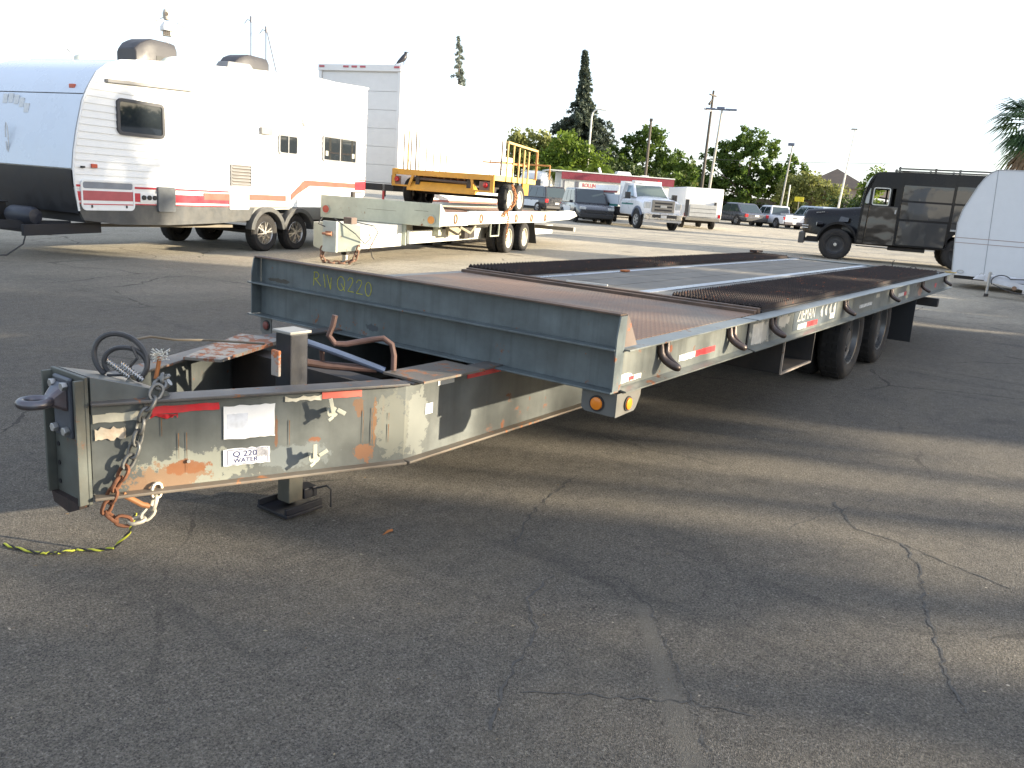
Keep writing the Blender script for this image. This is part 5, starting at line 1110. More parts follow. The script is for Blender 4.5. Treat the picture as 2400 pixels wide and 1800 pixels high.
# ------------------------------------------------------------------ cars in the distance
def face_quads(g):  # greenhouse corners -> quads seen from outside
    return g
def car(name, label, cat, px, depth, head, body, L=4.7, Wd=1.85, H=1.7, kind='suv', sc=1.0, roofc=None, doorc=None, group=None, zb=.32):
    """x forward; wheels on the ground; greenhouse with separate panes"""
    loc = at(px, depth); t_ = thing(name, label, cat, loc, math.degrees(math.radians(head)), group, sc)
    hb = H*.57; w = Wd/2
    if kind == 'suv': st = [(-L/2, .55, hb*.98), (-L/2+.12, .62, hb), (L/2-1.35, .64, hb), (L/2-.25, .60, hb*.86), (L/2, .50, hb*.70)]; gh = (-L/2+.12, -L/2+.42, L/2-2.15, L/2-1.30)
    elif kind == 'sedan': st = [(-L/2, .52, hb*.92), (-L/2+.12, .6, hb*.99), (-L/2+.9, .62, hb), (L/2-1.3, .62, hb), (L/2-.25, .58, hb*.82), (L/2, .48, hb*.66)]; gh = (-L/2+.55, -L/2+1.35, L/2-2.25, L/2-1.25)
    else: st = [(-L/2, .6, hb), (-L/2+.1, .63, hb), (L/2-1.25, .63, hb), (L/2-.15, .60, hb*.92), (L/2, .52, hb*.80)]; gh = (-L/2+1.95, -L/2+2.10, L/2-1.95, L/2-1.25)
    rings = []
    for (x, wf_, zt) in st:
        ww = w*(.90+.1*min(1, (wf_-.45)/.17)); rings.append([(x, -ww*.92, zb), (x, -ww, zb+.12), (x, -ww, zt-.16), (x, -ww*.93, zt), (x, ww*.93, zt), (x, ww, zt-.16), (x, ww, zb+.12), (x, ww*.92, zb)])
    q = MB(); q.loft(rings); b_ = q.build('body', body, t_, 40, bevel=.03, fixn=True)
    xa, xb_, xc, xd = gh; wt = w*.80; wb = w*.93; zt = H; z0 = hb-.01
    c8_ = [(xa, -wb, z0), (xd, -wb, z0), (xd, wb, z0), (xa, wb, z0), (xb_, -wt, zt), (xc, -wt, zt), (xc, wt, zt), (xb_, wt, zt)]
    q = MB(); q.hexa(c8_); q.build('cabin', body, t_, 0, bevel=.05)
    q = MB(); q.hexa([(xb_+.05, -wt+.05, zt), (xc-.03, -wt+.05, zt), (xc-.03, wt-.05, zt), (xb_+.05, wt-.05, zt), (xb_+.12, -wt+.12, zt+.035), (xc-.2, -wt+.12, zt+.03), (xc-.2, wt-.12, zt+.03), (xb_+.12, wt-.12, zt+.035)]); q.build('roof', roofc or body, t_, 0, bevel=.01)
    A_, B_, C_, D_, E_, F2, G_, H_ = [Vector(p) for p in c8_]
    gl = glass('car glass', (.03, .045, .05)); gl2 = glass('bright car glass', (.16, .24, .30), None, .05)
    right = [A_, B_, F2, E_]; left = [C_, D_, H_, G_]; frontq = [B_, C_, G_, F2]; rearq = [D_, A_, E_, H_]
    nwin = 3 if kind == 'suv' else 2
    for s_, qd in ((0, right), (1, left)):
        for k in range(nwin):
            u0 = .05+k*.9/nwin+.02; u1 = .05+(k+1)*.9/nwin-.02
            q = MB(); q.slab(qd, .006, u0, u1, .14, .86, .003); q.build('side_window', gl, t_, 0)
    q = MB(); q.slab(frontq, .006, .05, .95, .06, .92, .003); q.build('windshield', gl, t_, 0)
    q = MB(); q.slab(rearq, .006, .07, .93, .10, .90, .003); q.build('rear_window', gl, t_, 0)
    rr = .36 if kind != 'sedan' else .33
    for x in (-L/2+.95, L/2-.92):
        for s in (-1, 1):
            q = MB(); q.cyl((x, s*(w*.90), rr), (x, s*(w+.004), rr), rr+.07, 20); q.build('wheel_arch', blackp, t_)
            wheel(t_, (x, s*(w-.06), rr), rr, .22, s, 'alloy', mat('car rim', (.35, .35, .36), .35, .7), 18)
    # lamps, grille, bumpers, handles, mirrors
    xf = L/2; xr = -L/2; hz = hb*.72
    for s in (-1, 1):
        q = MB(); q.box(xf-.16, xf+.0, s*w*.60, s*w*.93, hz-.02, hz+.12); q.build('headlight', clearl, t_, 0, bevel=.02)
        q = MB(); q.box(xr-.015, xr+.10, s*w*.74, s*w*.985, hb*.70, hb*.95); q.build('tail_light', redlens, t_, 0, bevel=.02)
        q = MB(); q.hexa([(xd-.42, s*w, hb-.02), (xd-.25, s*w, hb-.02), (xd-.25, s*(w+.17), hb-.0), (xd-.42, s*(w+.17), hb-.0), (xd-.42, s*w, hb+.13), (xd-.25, s*w, hb+.13), (xd-.25, s*(w+.17), hb+.13), (xd-.42, s*(w+.17), hb+.13)]); q.build('mirror', blackp if kind != 'pickup' else body, t_, 0, fixn=True, bevel=.02)
        for x in ((xa+xd)/2-.1, (xa+xd)/2+.9 if kind != 'pickup' else (xa+xd)/2+.1):
            q = MB(); q.box(x-.1, x+.06, s*w, s*(w+.02), hb-.2, hb-.17); q.build('door_handle', blackp, t_, 0)
        if doorc:
            q = MB(); q.box((xa+xd)/2-1.05, (xa+xd)/2+.98, s*(w+.001), s*(w+.012), zb+.10, hb-.17); q.build('side_door', doorc, t_, 0, bevel=.01)
    q = MB(); q.box(xf-.05, xf+.02, -w*.5, w*.5, zb+.22, hb*.70); q.build('grille', blackp, t_, 0, bevel=.02)
    q = MB(); q.box(xf-.12, xf+.06, -w*.92, w*.92, zb-.04, zb+.20); q.build('front_bumper', blackp if kind != 'sedan' else body, t_, 0, bevel=.04)
    q = MB(); q.box(xr-.06, xr+.12, -w*.92, w*.92, zb-.02, zb+.20); q.build('rear_bumper', blackp if kind != 'pickup' else mat('dark bumper', (.06, .05, .06), .5), t_, 0, bevel=.04)
    q = MB(); q.box(xr-.01, xr+.01, -.16, .16, zb+.3, zb+.42) if kind != 'pickup' else q.box(xr-.07, xr-.05, -.16, .16, zb+.04, zb+.16); q.build('number_plate', mat('plate', (.6, .6, .58), .5), t_, 0)
    q = MB(); q.box(-L/2+.5, L/2-.5, -w*.8, w*.8, .22, zb+.05); q.build('underbody', blackp, t_, 0)
    return t_
pol = mat('black patrol paint', (.018, .020, .026), .25, .1, var=.1, coat=.6); polw = mat('white door paint', (.62, .66, .70), .35, var=.04, coat=.4)
blu = mat('blue grey car paint', (.07, .10, .14), .3, .3, var=.1, coat=.5)
s2 = car('patrol_suv', 'black patrol car with white doors and roof facing us beside the white dump truck', 'police car', 1376, 47.0, -136, pol, 5.0, 2.0, 1.78, 'suv', 1.0, polw, polw)
s1 = car('patrol_suv', 'black patrol car with a white door seen from behind, left of the front-facing one', 'police car', 1262, 60.5, 66, pol, 5.0, 2.0, 1.78, 'suv', 1.0, None, polw)
bs = car('parked_suv', 'blue-grey car mostly hidden between the patrol car and the dump truck', 'car', 1408, 53, -150, blu, 4.8, 1.9, 1.75, 'suv', 1.05)
q = MB(); q.box(-.35, .35, -.10, .1, 1.815, 1.83)
sed = car('parked_sedan', 'dark grey sedan seen from its rear, left of the white pickup', 'car', 1728, 66.5, 54, mat('slate sedan paint', (.085, .09, .11), .28, .4, var=.1, coat=.5), 4.9, 1.9, 1.45, 'sedan', 1.12)
silver = mat('silver car paint', (.38, .44, .50), .3, .4, var=.05, coat=.5)
pk = car('pickup_truck', 'white extended cab pickup with its tailgate toward the lot, next to the grey sedan', 'pickup truck', 1818, 66.0, 50, mat('white pickup paint', (.66, .68, .72), .3, var=.03, coat=.5), 5.4, 1.9, 1.62, 'pickup', 1.0)
# bed of the pickup
q = MB(); q.box(-2.62, -.78, -.80, .80, .905, .935); q.build('bed_floor', blackp, pk, 0)
q = MB(); q.box(-2.74, -2.70, -.80, .80, .46, 1.0); q.build('tailgate', mat('white pickup paint', (0, 0, 0)), pk, 0, bevel=.01)
q = MB(); q.box(-2.76, -2.74, -.2, .2, .78, .84); q.build('tailgate_handle', blackp, pk, 0)
q = MB(); q.box(-2.0, -1.2, -.3, .3, .93, 1.12); q.build('tool_box', mat('pale box', (.6, .6, .6), .5), pk, 0)
sv = car('parked_pickup', 'pale silver car partly hidden behind the black armored truck bonnet', 'car', 1905, 66.0, 50, silver, 5.4, 1.95, 1.78, 'suv', 1.0)

# dump truck
U = thing('dump_truck', 'white crew service truck with grey grille, light bar and small dump bed facing us', 'truck', at(1532, 43.6), -128, None, 1.05)
uw = mat('white truck paint', (.70, .71, .73), .3, var=.03, coat=.5); ub = mat('grey blue trim', (.10, .12, .17), .4, coat=.3)
grl = mat('pewter grille', (.27, .255, .23), .35, .5, var=.1)
rings = []
for (x, w, zb_, zt) in ((1.05, .93, .75, 1.36), (1.0, .97, .70, 1.42), (.4, 1.0, .70, 1.50), (-.30, 1.0, .62, 1.56), (-1.75, 1.0, .62, 1.50)):
    rings.append([(x, -w*.96, zb_), (x, -w, zb_+.1), (x, -w, zt-.22), (x, -w*.80, zt-.05), (x, -w*.4, zt), (x, w*.4, zt), (x, w*.80, zt-.05), (x, w, zt-.22), (x, w, zb_+.1), (x, w*.96, zb_)])
q = MB(); q.loft(rings); q.build('cab_body', uw, U, 45, bevel=.02, fixn=True)
g8 = [(-1.72, -.95, 1.42), (-.15, -.95, 1.46), (-.15, .95, 1.46), (-1.72, .95, 1.42), (-1.62, -.78, 2.12), (-.85, -.78, 2.12), (-.85, .78, 2.12), (-1.62, .78, 2.12)]
q = MB(); q.hexa(g8); q.build('cab_roof', uw, U, 0, bevel=.05)
v8 = [Vector(p) for p in g8]; wg = glass('windscreen tint', (.10, .13, .12), None, .06)
q = MB(); q.slab([v8[1], v8[2], v8[6], v8[5]], .006, .06, .94, .04, .90, .004); q.build('windshield', wg, U, 0)
for qd in ([v8[0], v8[1], v8[5], v8[4]], [v8[2], v8[3], v8[7], v8[6]]):
    q = MB(); q.slab(qd, .006, .28 if qd[0] is v8[0] else .10, .90 if qd[0] is v8[0] else .72, .10, .85, .004); q.build('side_window', glass('bright car glass'), U, 0)
q = MB(); q.box(1.03, 1.10, -.60, .60, .83, 1.40); q.build('grille_shell', grl, U, 0, bevel=.03)
for z_ in (.90, 1.06, 1.22): q = MB(); q.box(1.10, 1.115, -.46, .46, z_, z_+.075); q.build('grille_slot', blackp, U, 0, bevel=.008)
q = MB(); q.box(1.115, 1.13, -.17, .17, 1.04, 1.16); q.build('badge_plate', mat('oval badge', (.5, .5, .48), .4, .4), U, 0, bevel=.03)
for s in (-1, 1):
    q = MB(); q.box(.90, 1.06, s*.64, s*.97, .98, 1.30); q.build('headlight', clearl, U, 0, bevel=.03)
    q = MB(); P = [(.35+.56*math.cos(a), .46+.62*math.sin(a)) for a in np.linspace(math.pi*.95, .35, 12)]+[(.35+.47*math.cos(a), .46+.50*math.sin(a)) for a in np.linspace(.35, math.pi*.95, 12)]; q.prism(P, 'y', s*.97, s*1.05); q.build('fender_flare', ub, U, 30, bevel=.015)
    q = MB(); q.cyl((.35, s*.88, .46), (.35, s*1.01, .46), .49, 22); q.build('wheel_arch', blackp, U)
    q = MB(); q.box(-.45, -.25, s*1.15, s*1.38, 1.38, 1.70); q.bar((-.35, s*.95, 1.5), (-.35, s*1.2, 1.5), .04, .04); q.build('mirror', blackp, U, 0, bevel=.02)
    q = MB(); q.box(-1.55, -.2, s*1.0, s*1.008, 1.10, 1.17); q.build('green_stripe', mat('green stripe', (.02, .16, .14), .4), U, 0)
    q = MB(); q.box(-1.0, -.85, s*1.0, s*1.03, 1.15, 1.18); q.build('door_handle', blackp, U, 0)
q = MB(); q.box(1.06, 1.22, -1.0, 1.0, .48, .78); q.build('front_bumper', mat('chrome bumper', (.6, .58, .54), .25, .8), U, 0, bevel=.03)
q = MB(); q.box(1.05, 1.2, -.98, .98, .38, .48); q.build('bumper_valance', mat('light valance', (.45, .43, .4), .5), U, 0)
q = MB(); q.box(1.22, 1.24, -.6, .7, .58, .72); q.build('bumper_slot', blackp, U, 0, bevel=.01)
q = MB(); q.box(1.24, 1.25, -.15, .15, .57, .70); q.build('number_plate', mat('plate', (.6, .6, .58)), U, 0)
q = MB(); q.box(-1.15, -.85, -.75, .75, 2.16, 2.28); q.build('light_bar', mat('white light bar', (.7, .7, .68), .4), U, 0, bevel=.02)
q = MB(); q.cyl((-1.0, .62, 2.28), (-1.0, .62, 2.36), .05, 10); q.build('beacon', redlens, U)
q = MB(); q.hexa([(-1.78, -1.05, 1.02), (-1.82, -1.05, 1.02), (-1.82, 1.05, 1.02), (-1.78, 1.05, 1.02), (-1.35, -1.0, 2.22), (-1.95, -1.0, 2.22), (-1.95, 1.0, 2.22), (-1.35, 1.0, 2.22)]); q.build('cab_protector', uw, U, 0, fixn=True)
q = MB(); q.hexa([(-5.0, -1.05, 1.05), (-1.9, -1.05, 1.05), (-1.9, 1.05, 1.05), (-5.0, 1.05, 1.05), (-5.0, -1.12, 1.55), (-1.9, -1.12, 1.55), (-1.9, 1.12, 1.55), (-5.0, 1.12, 1.55)]); q.build('dump_bed', mat('pale bed paint', (.55, .60, .66), .4, var=.05), U, 0, bevel=.02)
q = MB(); q.box(-5.0, -1.9, -1.11, -1.09, 1.72, 2.0); q.box(-5.0, -1.9, 1.09, 1.11, 1.72, 2.0); q.build('side_board', uw, U, 0)
q = MB(); q.box(-4.8, -2.0, -1.135, -1.11, 1.62, 1.72); q.build('bed_red_strip', mat('maroon strip', (.25, .05, .05), .5), U, 0)
q = MB(); q.box(-5.0, -1.9, -1.08, -1.05, .96, 1.05); q.build('bed_green_strip', MC['green stripe'], U, 0)
q = MB(); q.box(-4.9, 1.0, -.5, -.4, .55, .8); q.box(-4.9, 1.0, .4, .5, .55, .8); q.box(-2.6, -1.95, -.95, .95, .5, .95); q.build('chassis', darkm, U, 0)
for x, s in ((.35, -1), (.35, 1)): wheel(U, (x, s*.945, .42), .43, .24, s, 'alloy', mat('pale rim', (.55, .53, .50), .4, .4), 24)
for y, s in ((-.98, -1), (-.72, -1), (.72, 1), (.98, 1)): wheel(U, (-3.75, y, .42), .43, .22, s, 'steel', mat('pale blue rim', (.5, .52, .6), .4), 20)

# white lift gate truck
L_ = thing('liftgate_truck', 'white box-bodied utility truck with a grey lift gate, right of the dump truck', 'truck', at(1648, 48.6), 36, None, 1.0)
q = MB(); q.box(0, 5.2, -1.10, 1.10, .62, 2.32); q.build('box_body', bw, L_, 0, bevel=.05)
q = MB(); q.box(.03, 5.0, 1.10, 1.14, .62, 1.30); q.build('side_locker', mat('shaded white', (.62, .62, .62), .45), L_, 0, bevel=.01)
for x in (.9, 2.0): q = MB(); q.box(x, x+.03, 1.14, 1.15, .66, 1.28); q.build('locker_seam', darkm, L_, 0)
q = MB(); q.box(.8, .86, 1.14, 1.17, .95, 1.03); q.build('locker_latch', blackp, L_, 0)
q = MB(); q.box(-.09, -.03, -.78, .78, .70, 1.38); q.build('lift_gate', mat('grey white gate', (.48, .48, .46), .5, .1, var=.08), L_, 0, bevel=.01)
for z_ in (.92, 1.15): q = MB(); q.box(-.10, -.09, -.76, .76, z_, z_+.015); q.build('gate_rib', darkm, L_, 0)
q = MB(); q.box(-.08, .0, .84, 1.04, .70, 1.62); q.build('gate_post', blackp, L_, 0, bevel=.01); q = MB(); q.box(-.07, .0, -.74, -.62, 1.30, 1.55); q.build('gate_post', darkm, L_, 0)
q = MB(); q.box(-.16, .06, -1.0, .95, .48, .64); q.build('rear_bumper', mat('tan bumper', (.25, .23, .19), .5), L_, 0, bevel=.01)
for s in (-1, 1):
    q = MB(); q.box(-.03, .02, s*.90, s*1.06, .68, .88); q.build('tail_light', redlens, L_, 0, bevel=.01)
    wheel(L_, (1.3, s*.90, .40), .40, .26, s, 'steel', galv, 20); wheel(L_, (4.6, s*.90, .40), .40, .26, s, 'steel', galv, 20)
q = MB(); q.hexa([(5.2, -.95, .6), (7.2, -.95, .6), (7.2, .95, .6), (5.2, .95, .6), (5.2, -.85, 2.0), (6.0, -.85, 2.0), (6.0, .85, 2.0), (5.2, .85, 2.0)]); q.build('cab', bw, L_, 0, bevel=.05)
q = MB(); q.box(.2, 5, -.6, -.5, .45, .62); q.box(.2, 5, .5, .6, .45, .62); q.cyl((1.3, -.8, .4), (1.3, .8, .4), .09, 10); q.build('chassis', darkm, L_, 0)

# white tank van behind the yellow trailer
Z = thing('step_van', 'white rounded van behind the yellow trailer, left of the office trailer', 'van', at(1258, 67), 20)
rings = []
for (x, w, zt) in ((-1.9, .95, 2.3), (-1.7, 1.05, 2.75), (-1.2, 1.1, 2.95), (3.5, 1.1, 2.98)):
    rings.append([(x, -w, .5), (x, -w, zt-.5), (x, -w*.85, zt-.12), (x, -w*.5, zt), (x, w*.5, zt), (x, w*.85, zt-.12), (x, w, zt-.5), (x, w, .5)])
q = MB(); q.loft(rings); q.build('body', whitep, Z, 45, bevel=.03, fixn=True)
q = MB(); q.box(-1.0, 1.5, 1.10, 1.12, 1.9, 2.4); q.build('side_window', mat('grey mesh panel', (.30, .30, .32), .5), Z, 0)
q = MB(); q.box(-1.95, -1.8, -.7, .7, 1.6, 2.3); q.build('rear_window', glassd, Z, 0)
for x in (-.9, 2.4):
    for s in (-1, 1): wheel(Z, (x, s*.95, .38), .38, .24, s, 'steel', galv, 18)

# ------------------------------------------------------------------ office trailer with banner
ox, oy, oz = at(1313, 60)
O = thing('office_trailer', 'low white site office trailer with a maroon fascia and red-lettered banner', 'building', (ox, oy, oz), -49)
th = O.rotation_euler.z
ow = mat('office wall white', (.62, .62, .58), .55, var=.03, dirt=.2, dirtcol=(.5, .48, .42)); mar = mat('maroon fascia', (.20, .03, .045), .45, var=.08)
OL = 8.0; OD = 3.2
q = MB(); q.box(0, OL, 0, OD, .5, 2.95); q.build('wall', ow, O, 0)
for k in range(16):
    q = MB(); q.box(k*.5+.005, k*.5+.495, -.02, 0, .52, 2.38); q.build('wall_panel', ow, O, 0)
n_ = 16
for k in range(n_):
    q = MB(); q.box(-.05+k*(OL+.1)/n_+.004, -.05+(k+1)*(OL+.1)/n_-.004, -.16, -.12, 2.42, 2.93); q.build('fascia_panel', mar, O, 0)
for k in range(6):
    q = MB(); q.box(OL+.06, OL+.1, -.12+k*.56, -.12+k*.56+.552, 2.42, 2.93); q.build('fascia_panel', mar, O, 0)
q = MB(); q.box(-1.0, OL+.12, -.20, OD, 2.93, 3.0); q.build('roof', mat('pale roof', (.6, .62, .6), .5), O, 0)
q = MB(); q.box(-.95, -.88, -.1, -.03, .3, 2.93); q.box(-.04, .02, -.1, -.04, .3, 2.93); q.build('porch_post', mat('grey post', (.4, .42, .44), .5), O, 0)
for k in range(9): q = MB(); q.box(-.92+k*.1, -.90+k*.1, -.08, -.05, 1.2, 2.1); q.build('railing_bar', mat('grey post', (0, 0, 0)), O, 0)
q = MB(); q.box(-.05, OL+.05, -.06, -.02, 2.36, 2.42); q.build('gutter', ow, O, 0)
q = MB(); q.box(1.0, 1.22, -.04, -.02, 1.75, 2.30); q.box(.12, .24, -.04, -.02, 1.75, 2.30); q.build('wall_vent', mat('dark shutter', (.13, .13, .15), .6), O, 0)
q = MB(); q.box(1.28, 4.15, -.035, -.02, 1.45, 2.34); q.build('banner', mat('banner cloth', (.64, .64, .58), .7, var=.05), O, 0)
bt = mat('banner red', (.48, .06, .07), .6)
text('banner_text', 'ROLLING OUT', .36, (2.45, -.042, 2.07), SIDE, bt, O, .002, sx=.80, bold=.006); text('banner_text', 'FOR SAFETY', .36, (2.40, -.042, 1.74), SIDE, bt, O, .002, sx=.80, bold=.006)
q = MB(); q.box(2.2, 3.8, -.038, -.034, 2.26, 2.28); q.build('banner_line', mat('thin grey print', (.4, .42, .42), .6), O, 0)
q = MB(); q.hexa([(4.1, .8, 3.0), (5.2, .8, 3.0), (5.2, 1.8, 3.0), (4.1, 1.8, 3.0), (4.15, .85, 3.25), (5.05, .85, 3.25), (5.05, 1.75, 3.25), (4.15, 1.75, 3.25)]); q.build('roof_unit', whitep, O, 0, bevel=.04)
q = MB(); q.cyl((2.9, .8, 3.0), (2.75, .8, 3.38), .09, 12); q.build('roof_pipe', whitep, O)
q = MB(); q.box(6.0, 6.5, 1.0, 1.5, 3.0, 3.1); q.box(1.2, 1.5, .6, .9, 3.0, 3.1); q.build('roof_hatch', whitep, O, 0, bevel=.02)
for x in (5.9, 6.0): q = MB(); q.cyl((x, -.06, 1.2), (x, -.06, 2.6), .02, 6); q.build('conduit', whitep, O)

# ------------------------------------------------------------------ poles
def lean(o, a=-1.5): o.rotation_euler = (R(a*.2), R(-a), 0); return o
pg = mat('grey pole metal', (.34, .33, .30), .5, .3, var=.1); pd = mat('dark pole wood', (.10, .085, .07), .85, var=.25, scale=3); pb_ = mat('blue grey fixture', (.12, .14, .20), .45)
pwht = mat('white pole paint', (.62, .60, .54), .45)
def view_rz(px): return math.degrees(YAW-math.atan((px-1200)/FPX))-90
p = thing('street_lamp', 'pale curved-arm street lamp in front of the tall conifer', 'street lamp', at(1370, 68), view_rz(1370), None, 1.2)
q = MB(); q.tube([(0, 0, 0), (0, 0, 6.2), (.05, 0, 6.42), (.18, 0, 6.58), (.38, 0, 6.66), (.62, 0, 6.67)], [.09, .055, .05, .05, .045, .04], 8); q.build('pole', pwht, p)
q = MB(); q.hexa([(.55, -.08, 6.60), (.95, -.06, 6.60), (.95, .06, 6.60), (.55, .08, 6.60), (.6, -.05, 6.70), (.9, -.04, 6.68), (.9, .04, 6.68), (.6, .05, 6.70)]); q.build('lamp_head', pwht, p, 0, bevel=.02)
p = thing('wooden_pole', 'dark wooden pole rising from the broad tree left of centre right', 'utility pole', at(1506, 68), view_rz(1506)); p['label'] = 'short dark wooden pole standing in front of the tree behind the dump truck'
q = MB(); q.tube([(0, 0, 0), (0, 0, 7.5)], [.13, .09], 8); q.build('pole', pd, p); q = MB(); q.box(-.12, .12, -.1, .1, 7.4, 7.6); q.build('pole_cap', pd, p, 0)
p = thing('utility_pole', 'tall wooden utility pole with two crossarms behind the double-armed floodlight', 'utility pole', at(1640, 76), view_rz(1640)); lean(p, 0)
q = MB(); q.tube([(-.15, 0, 0), (.0, 0, 11.0)], [.17, .10], 8); q.build('pole', pd, p)
q = MB(); q.box(-.7, .7, -.06, .06, 10.55, 10.66); q.build('crossarm', pd, p, 0); q = MB(); q.box(-1.5, 1.4, -.06, .06, 9.25, 9.36); q.build('crossarm', mat('grey arm', (.4, .4, .42), .6), p, 0)
for x in (-1.45, -.65, .65, 1.35):
    q = MB(); q.cyl((x, 0, 9.36 if abs(x) > 1 else 10.66), (x, 0, 9.6 if abs(x) > 1 else 10.9), .04, 6); q.build('insulator', galv, p)
q = MB(); q.tube([(-.6, 0, 9.8), (-.1, 0, 10.3)], [.12, .03], 6); q.build('pole_bird_guard', pd, p)
p = thing('floodlight_pole', 'tall steel lamp pole with two flat heads rising above the liftgate truck', 'lamp post', at(1657, 62), view_rz(1657))
q = MB(); q.tube([(-.1, 0, 0), (.22, 0, 8.0)], [.11, .07], 8); q.build('pole', pg, p)
q = MB(); q.bar((-.35, 0, 8.02), (.8, 0, 8.0), .1, .09); q.build('crossbar', pb_, p, 0)
for (a, c_) in ((-.95, -.25), (.45, 1.25)):
    q = MB(); q.box(a, c_, -.2, .2, 7.98, 8.09); q.build('lamp_head', pb_, p, 0, bevel=.02)
q = MB(); q.box(-.15, .4, -.12, .12, 8.03, 8.20); q.build('lamp_mount', pb_, p, 0, bevel=.02)
p = thing('shoebox_lamp', 'slim lamp post with a small box head behind the white pickup', 'lamp post', at(1828, 72), view_rz(1828))
q = MB(); q.tube([(-.1, 0, 0), (.25, 0, 6.6)], [.09, .055], 8); q.build('pole', pg, p); q = MB(); q.box(-.12, .40, -.25, .25, 6.6, 6.82); q.build('lamp_head', pb_, p, 0, bevel=.02)
p = thing('slim_lamp', 'thin white lamp post left of the black armored truck windscreen', 'lamp post', at(1961, 58), view_rz(1961))
q = MB(); q.tube([(-.1, 0, 0), (.30, 0, 6.95)], [.085, .035], 8); q.build('pole', pwht, p); q = MB(); q.box(.05, .45, -.1, .1, 6.92, 7.02); q.build('lamp_head', pg, p, 0, bevel=.02)
p = thing('sign_post', 'short white post standing just behind the white pickup', 'post', at(1842, 74), 0)
q = MB(); q.tube([(0, 0, 0), (.05, 0, 3.5)], .06, 8); q.build('post', pwht, p)
p = thing('far_pole', 'short grey pole in the gap between the two big trees', 'utility pole', at(1578, 82), 0)
q = MB(); q.tube([(0, 0, 0), (.1, 0, 5.9)], [.12, .08], 8); q.build('pole', pd, p)
p = thing('yellow_sign', 'small yellow sign beyond the silver car', 'sign', at(1868, 74), view_rz(1868))
q = MB(); q.box(-.38, .38, -.02, .02, 2.15, 2.55); q.build('sign_board', mat('yellow sign', (.75, .62, .03), .5), p, 0, bevel=.02); q = MB(); q.cyl((0, .04, 0), (0, .04, 2.3), .03, 6); q.build('sign_pole', pg, p)
# overhead wires
wm = mat('black wire', (.05, .05, .05), .6)
def wire(a, b_, sag, lab):
    a = Vector(a); b_ = Vector(b_); P = [a.lerp(b_, i/24)-Vector((0, 0, sag*4*(i/24)*(1-i/24))) for i in range(25)]
    q = MB(); q.tube(P, .018, 4); tag(q.build('overhead_wire', wm, None), lab, 'wire')
pa = Vector(at(1500, 78)); pb2 = Vector(at(2420, 70)); wire((pa.x, pa.y, 5.6), (pb2.x, pb2.y, 6.9), .25, 'thin overhead wire sagging across the sky behind the black truck roof')
# camera mast behind the travel trailer
p = thing('camera_mast', 'white mast with camera head, louvred box and side arms above the travel trailer', 'mast', at(398, 26), view_rz(398))
gm = mat('weathered mast plastic', (.42, .40, .35), .5); dk = mat('brown mast detail', (.12, .10, .08), .6)
q = MB(); q.cyl((0, 0, 0), (0, 0, 5.15), .04, 8); q.build('pole', whitep, p)
q = MB(); q.lathe([(.001, -.15), (.08, -.13), (.11, -.05), (.11, .06), (.08, .15), (.001, .17)], (0, 0, 5.78), 'z', 14); q.build('camera_head', gm, p)
q = MB(); q.cyl((0, -.13, 5.80), (0, -.09, 5.80), .055, 12); q.build('camera_lens', dk, p)
q = MB(); q.box(-.12, .12, -.12, .12, 5.20, 5.42); q.build('louvre_box', gm, p, 0, bevel=.02)
for k in range(4): q = MB(); q.box(-.09+k*.05, -.06+k*.05, -.13, -.12, 5.22, 5.38); q.build('slat', dk, p, 0)
q = MB(); q.lathe([(.001, 0), (.2, .0), (.2, .1), (.10, .24)], (0, 0, 5.34), 'z', 14); q.build('mast_cone', whitep, p)
q = MB(); q.bar((-.1, 0, 5.7), (-.30, 0, 5.6), .02, .02); q.bar((-.36, 0, 5.46), (-.25, 0, 5.62), .05, .03); q.build('side_arm', gm, p, 0); q = MB(); q.bar((.1, 0, 5.55), (.35, 0, 5.6), .015, .015); q.bar((.32, 0, 5.60), (.50, 0, 5.50), .05, .04); q.build('side_arm', gm, p, 0)
for (px_, h, lab) in ((588, 5.9, 'left of two thin roof-height whip antennas behind the travel trailer'), (622, 5.65, 'right of two thin roof-height whip antennas behind the travel trailer')):
    p = thing('whip_antenna', lab, 'antenna', at(px_, 26), view_rz(px_)); gy = mat('grey antenna', (.10, .10, .12), .6)
    q = MB(); q.tube([(0, 0, 0), (0, 0, h)], .016, 5); q.build('mast', gy, p); q = MB(); q.tube([(0, 0, h-.1), (-.10, 0, h-.08), (-.18, 0, h-.2)], .012, 5); q.tube([(0, 0, h+.02), (0, 0, h-.15)], .03, 6); q.build('aerial_arm', gy, p)
    if px_ == 622: q = MB(); q.tube([(0, 0, h), (.10, 0, h-.4), (.52, 0, h-2.1)], .014, 4); q.build('guy_wire', gy, p)

# ------------------------------------------------------------------ house and fence beyond the trees
hx, hy, hz = at(1968, 92)
Hh = thing('house', 'tan house with a brown hipped roof behind the small tree near the armored truck', 'house', (hx, hy, hz), view_rz(1968))
hw = mat('tan stucco', (.33, .27, .22), .9, var=.08, dirt=.2); hr = mat('brown tile roof', (.10, .078, .062), .85, var=.2, scale=2)
q = MB(); q.box(-4.2, 2.6, 0, 8, 0, 4.1); q.build('wall', hw, Hh, 0); q = MB(); q.box(2.6, 8.0, .8, 8, 0, 3.0); q.build('wall', hw, Hh, 0)
q = MB(); q.add([(-4.6, -.4, 4.1), (2.9, -.4, 4.1), (-1.1, 3.6, 6.3), (-1.1, 4.4, 6.3), (-4.6, 8.4, 4.1), (2.9, 8.4, 4.1)], [(0, 1, 2), (1, 5, 3, 2), (5, 4, 3), (4, 0, 2, 3), (0, 4, 5, 1)]); q.build('roof', hr, Hh, 0)
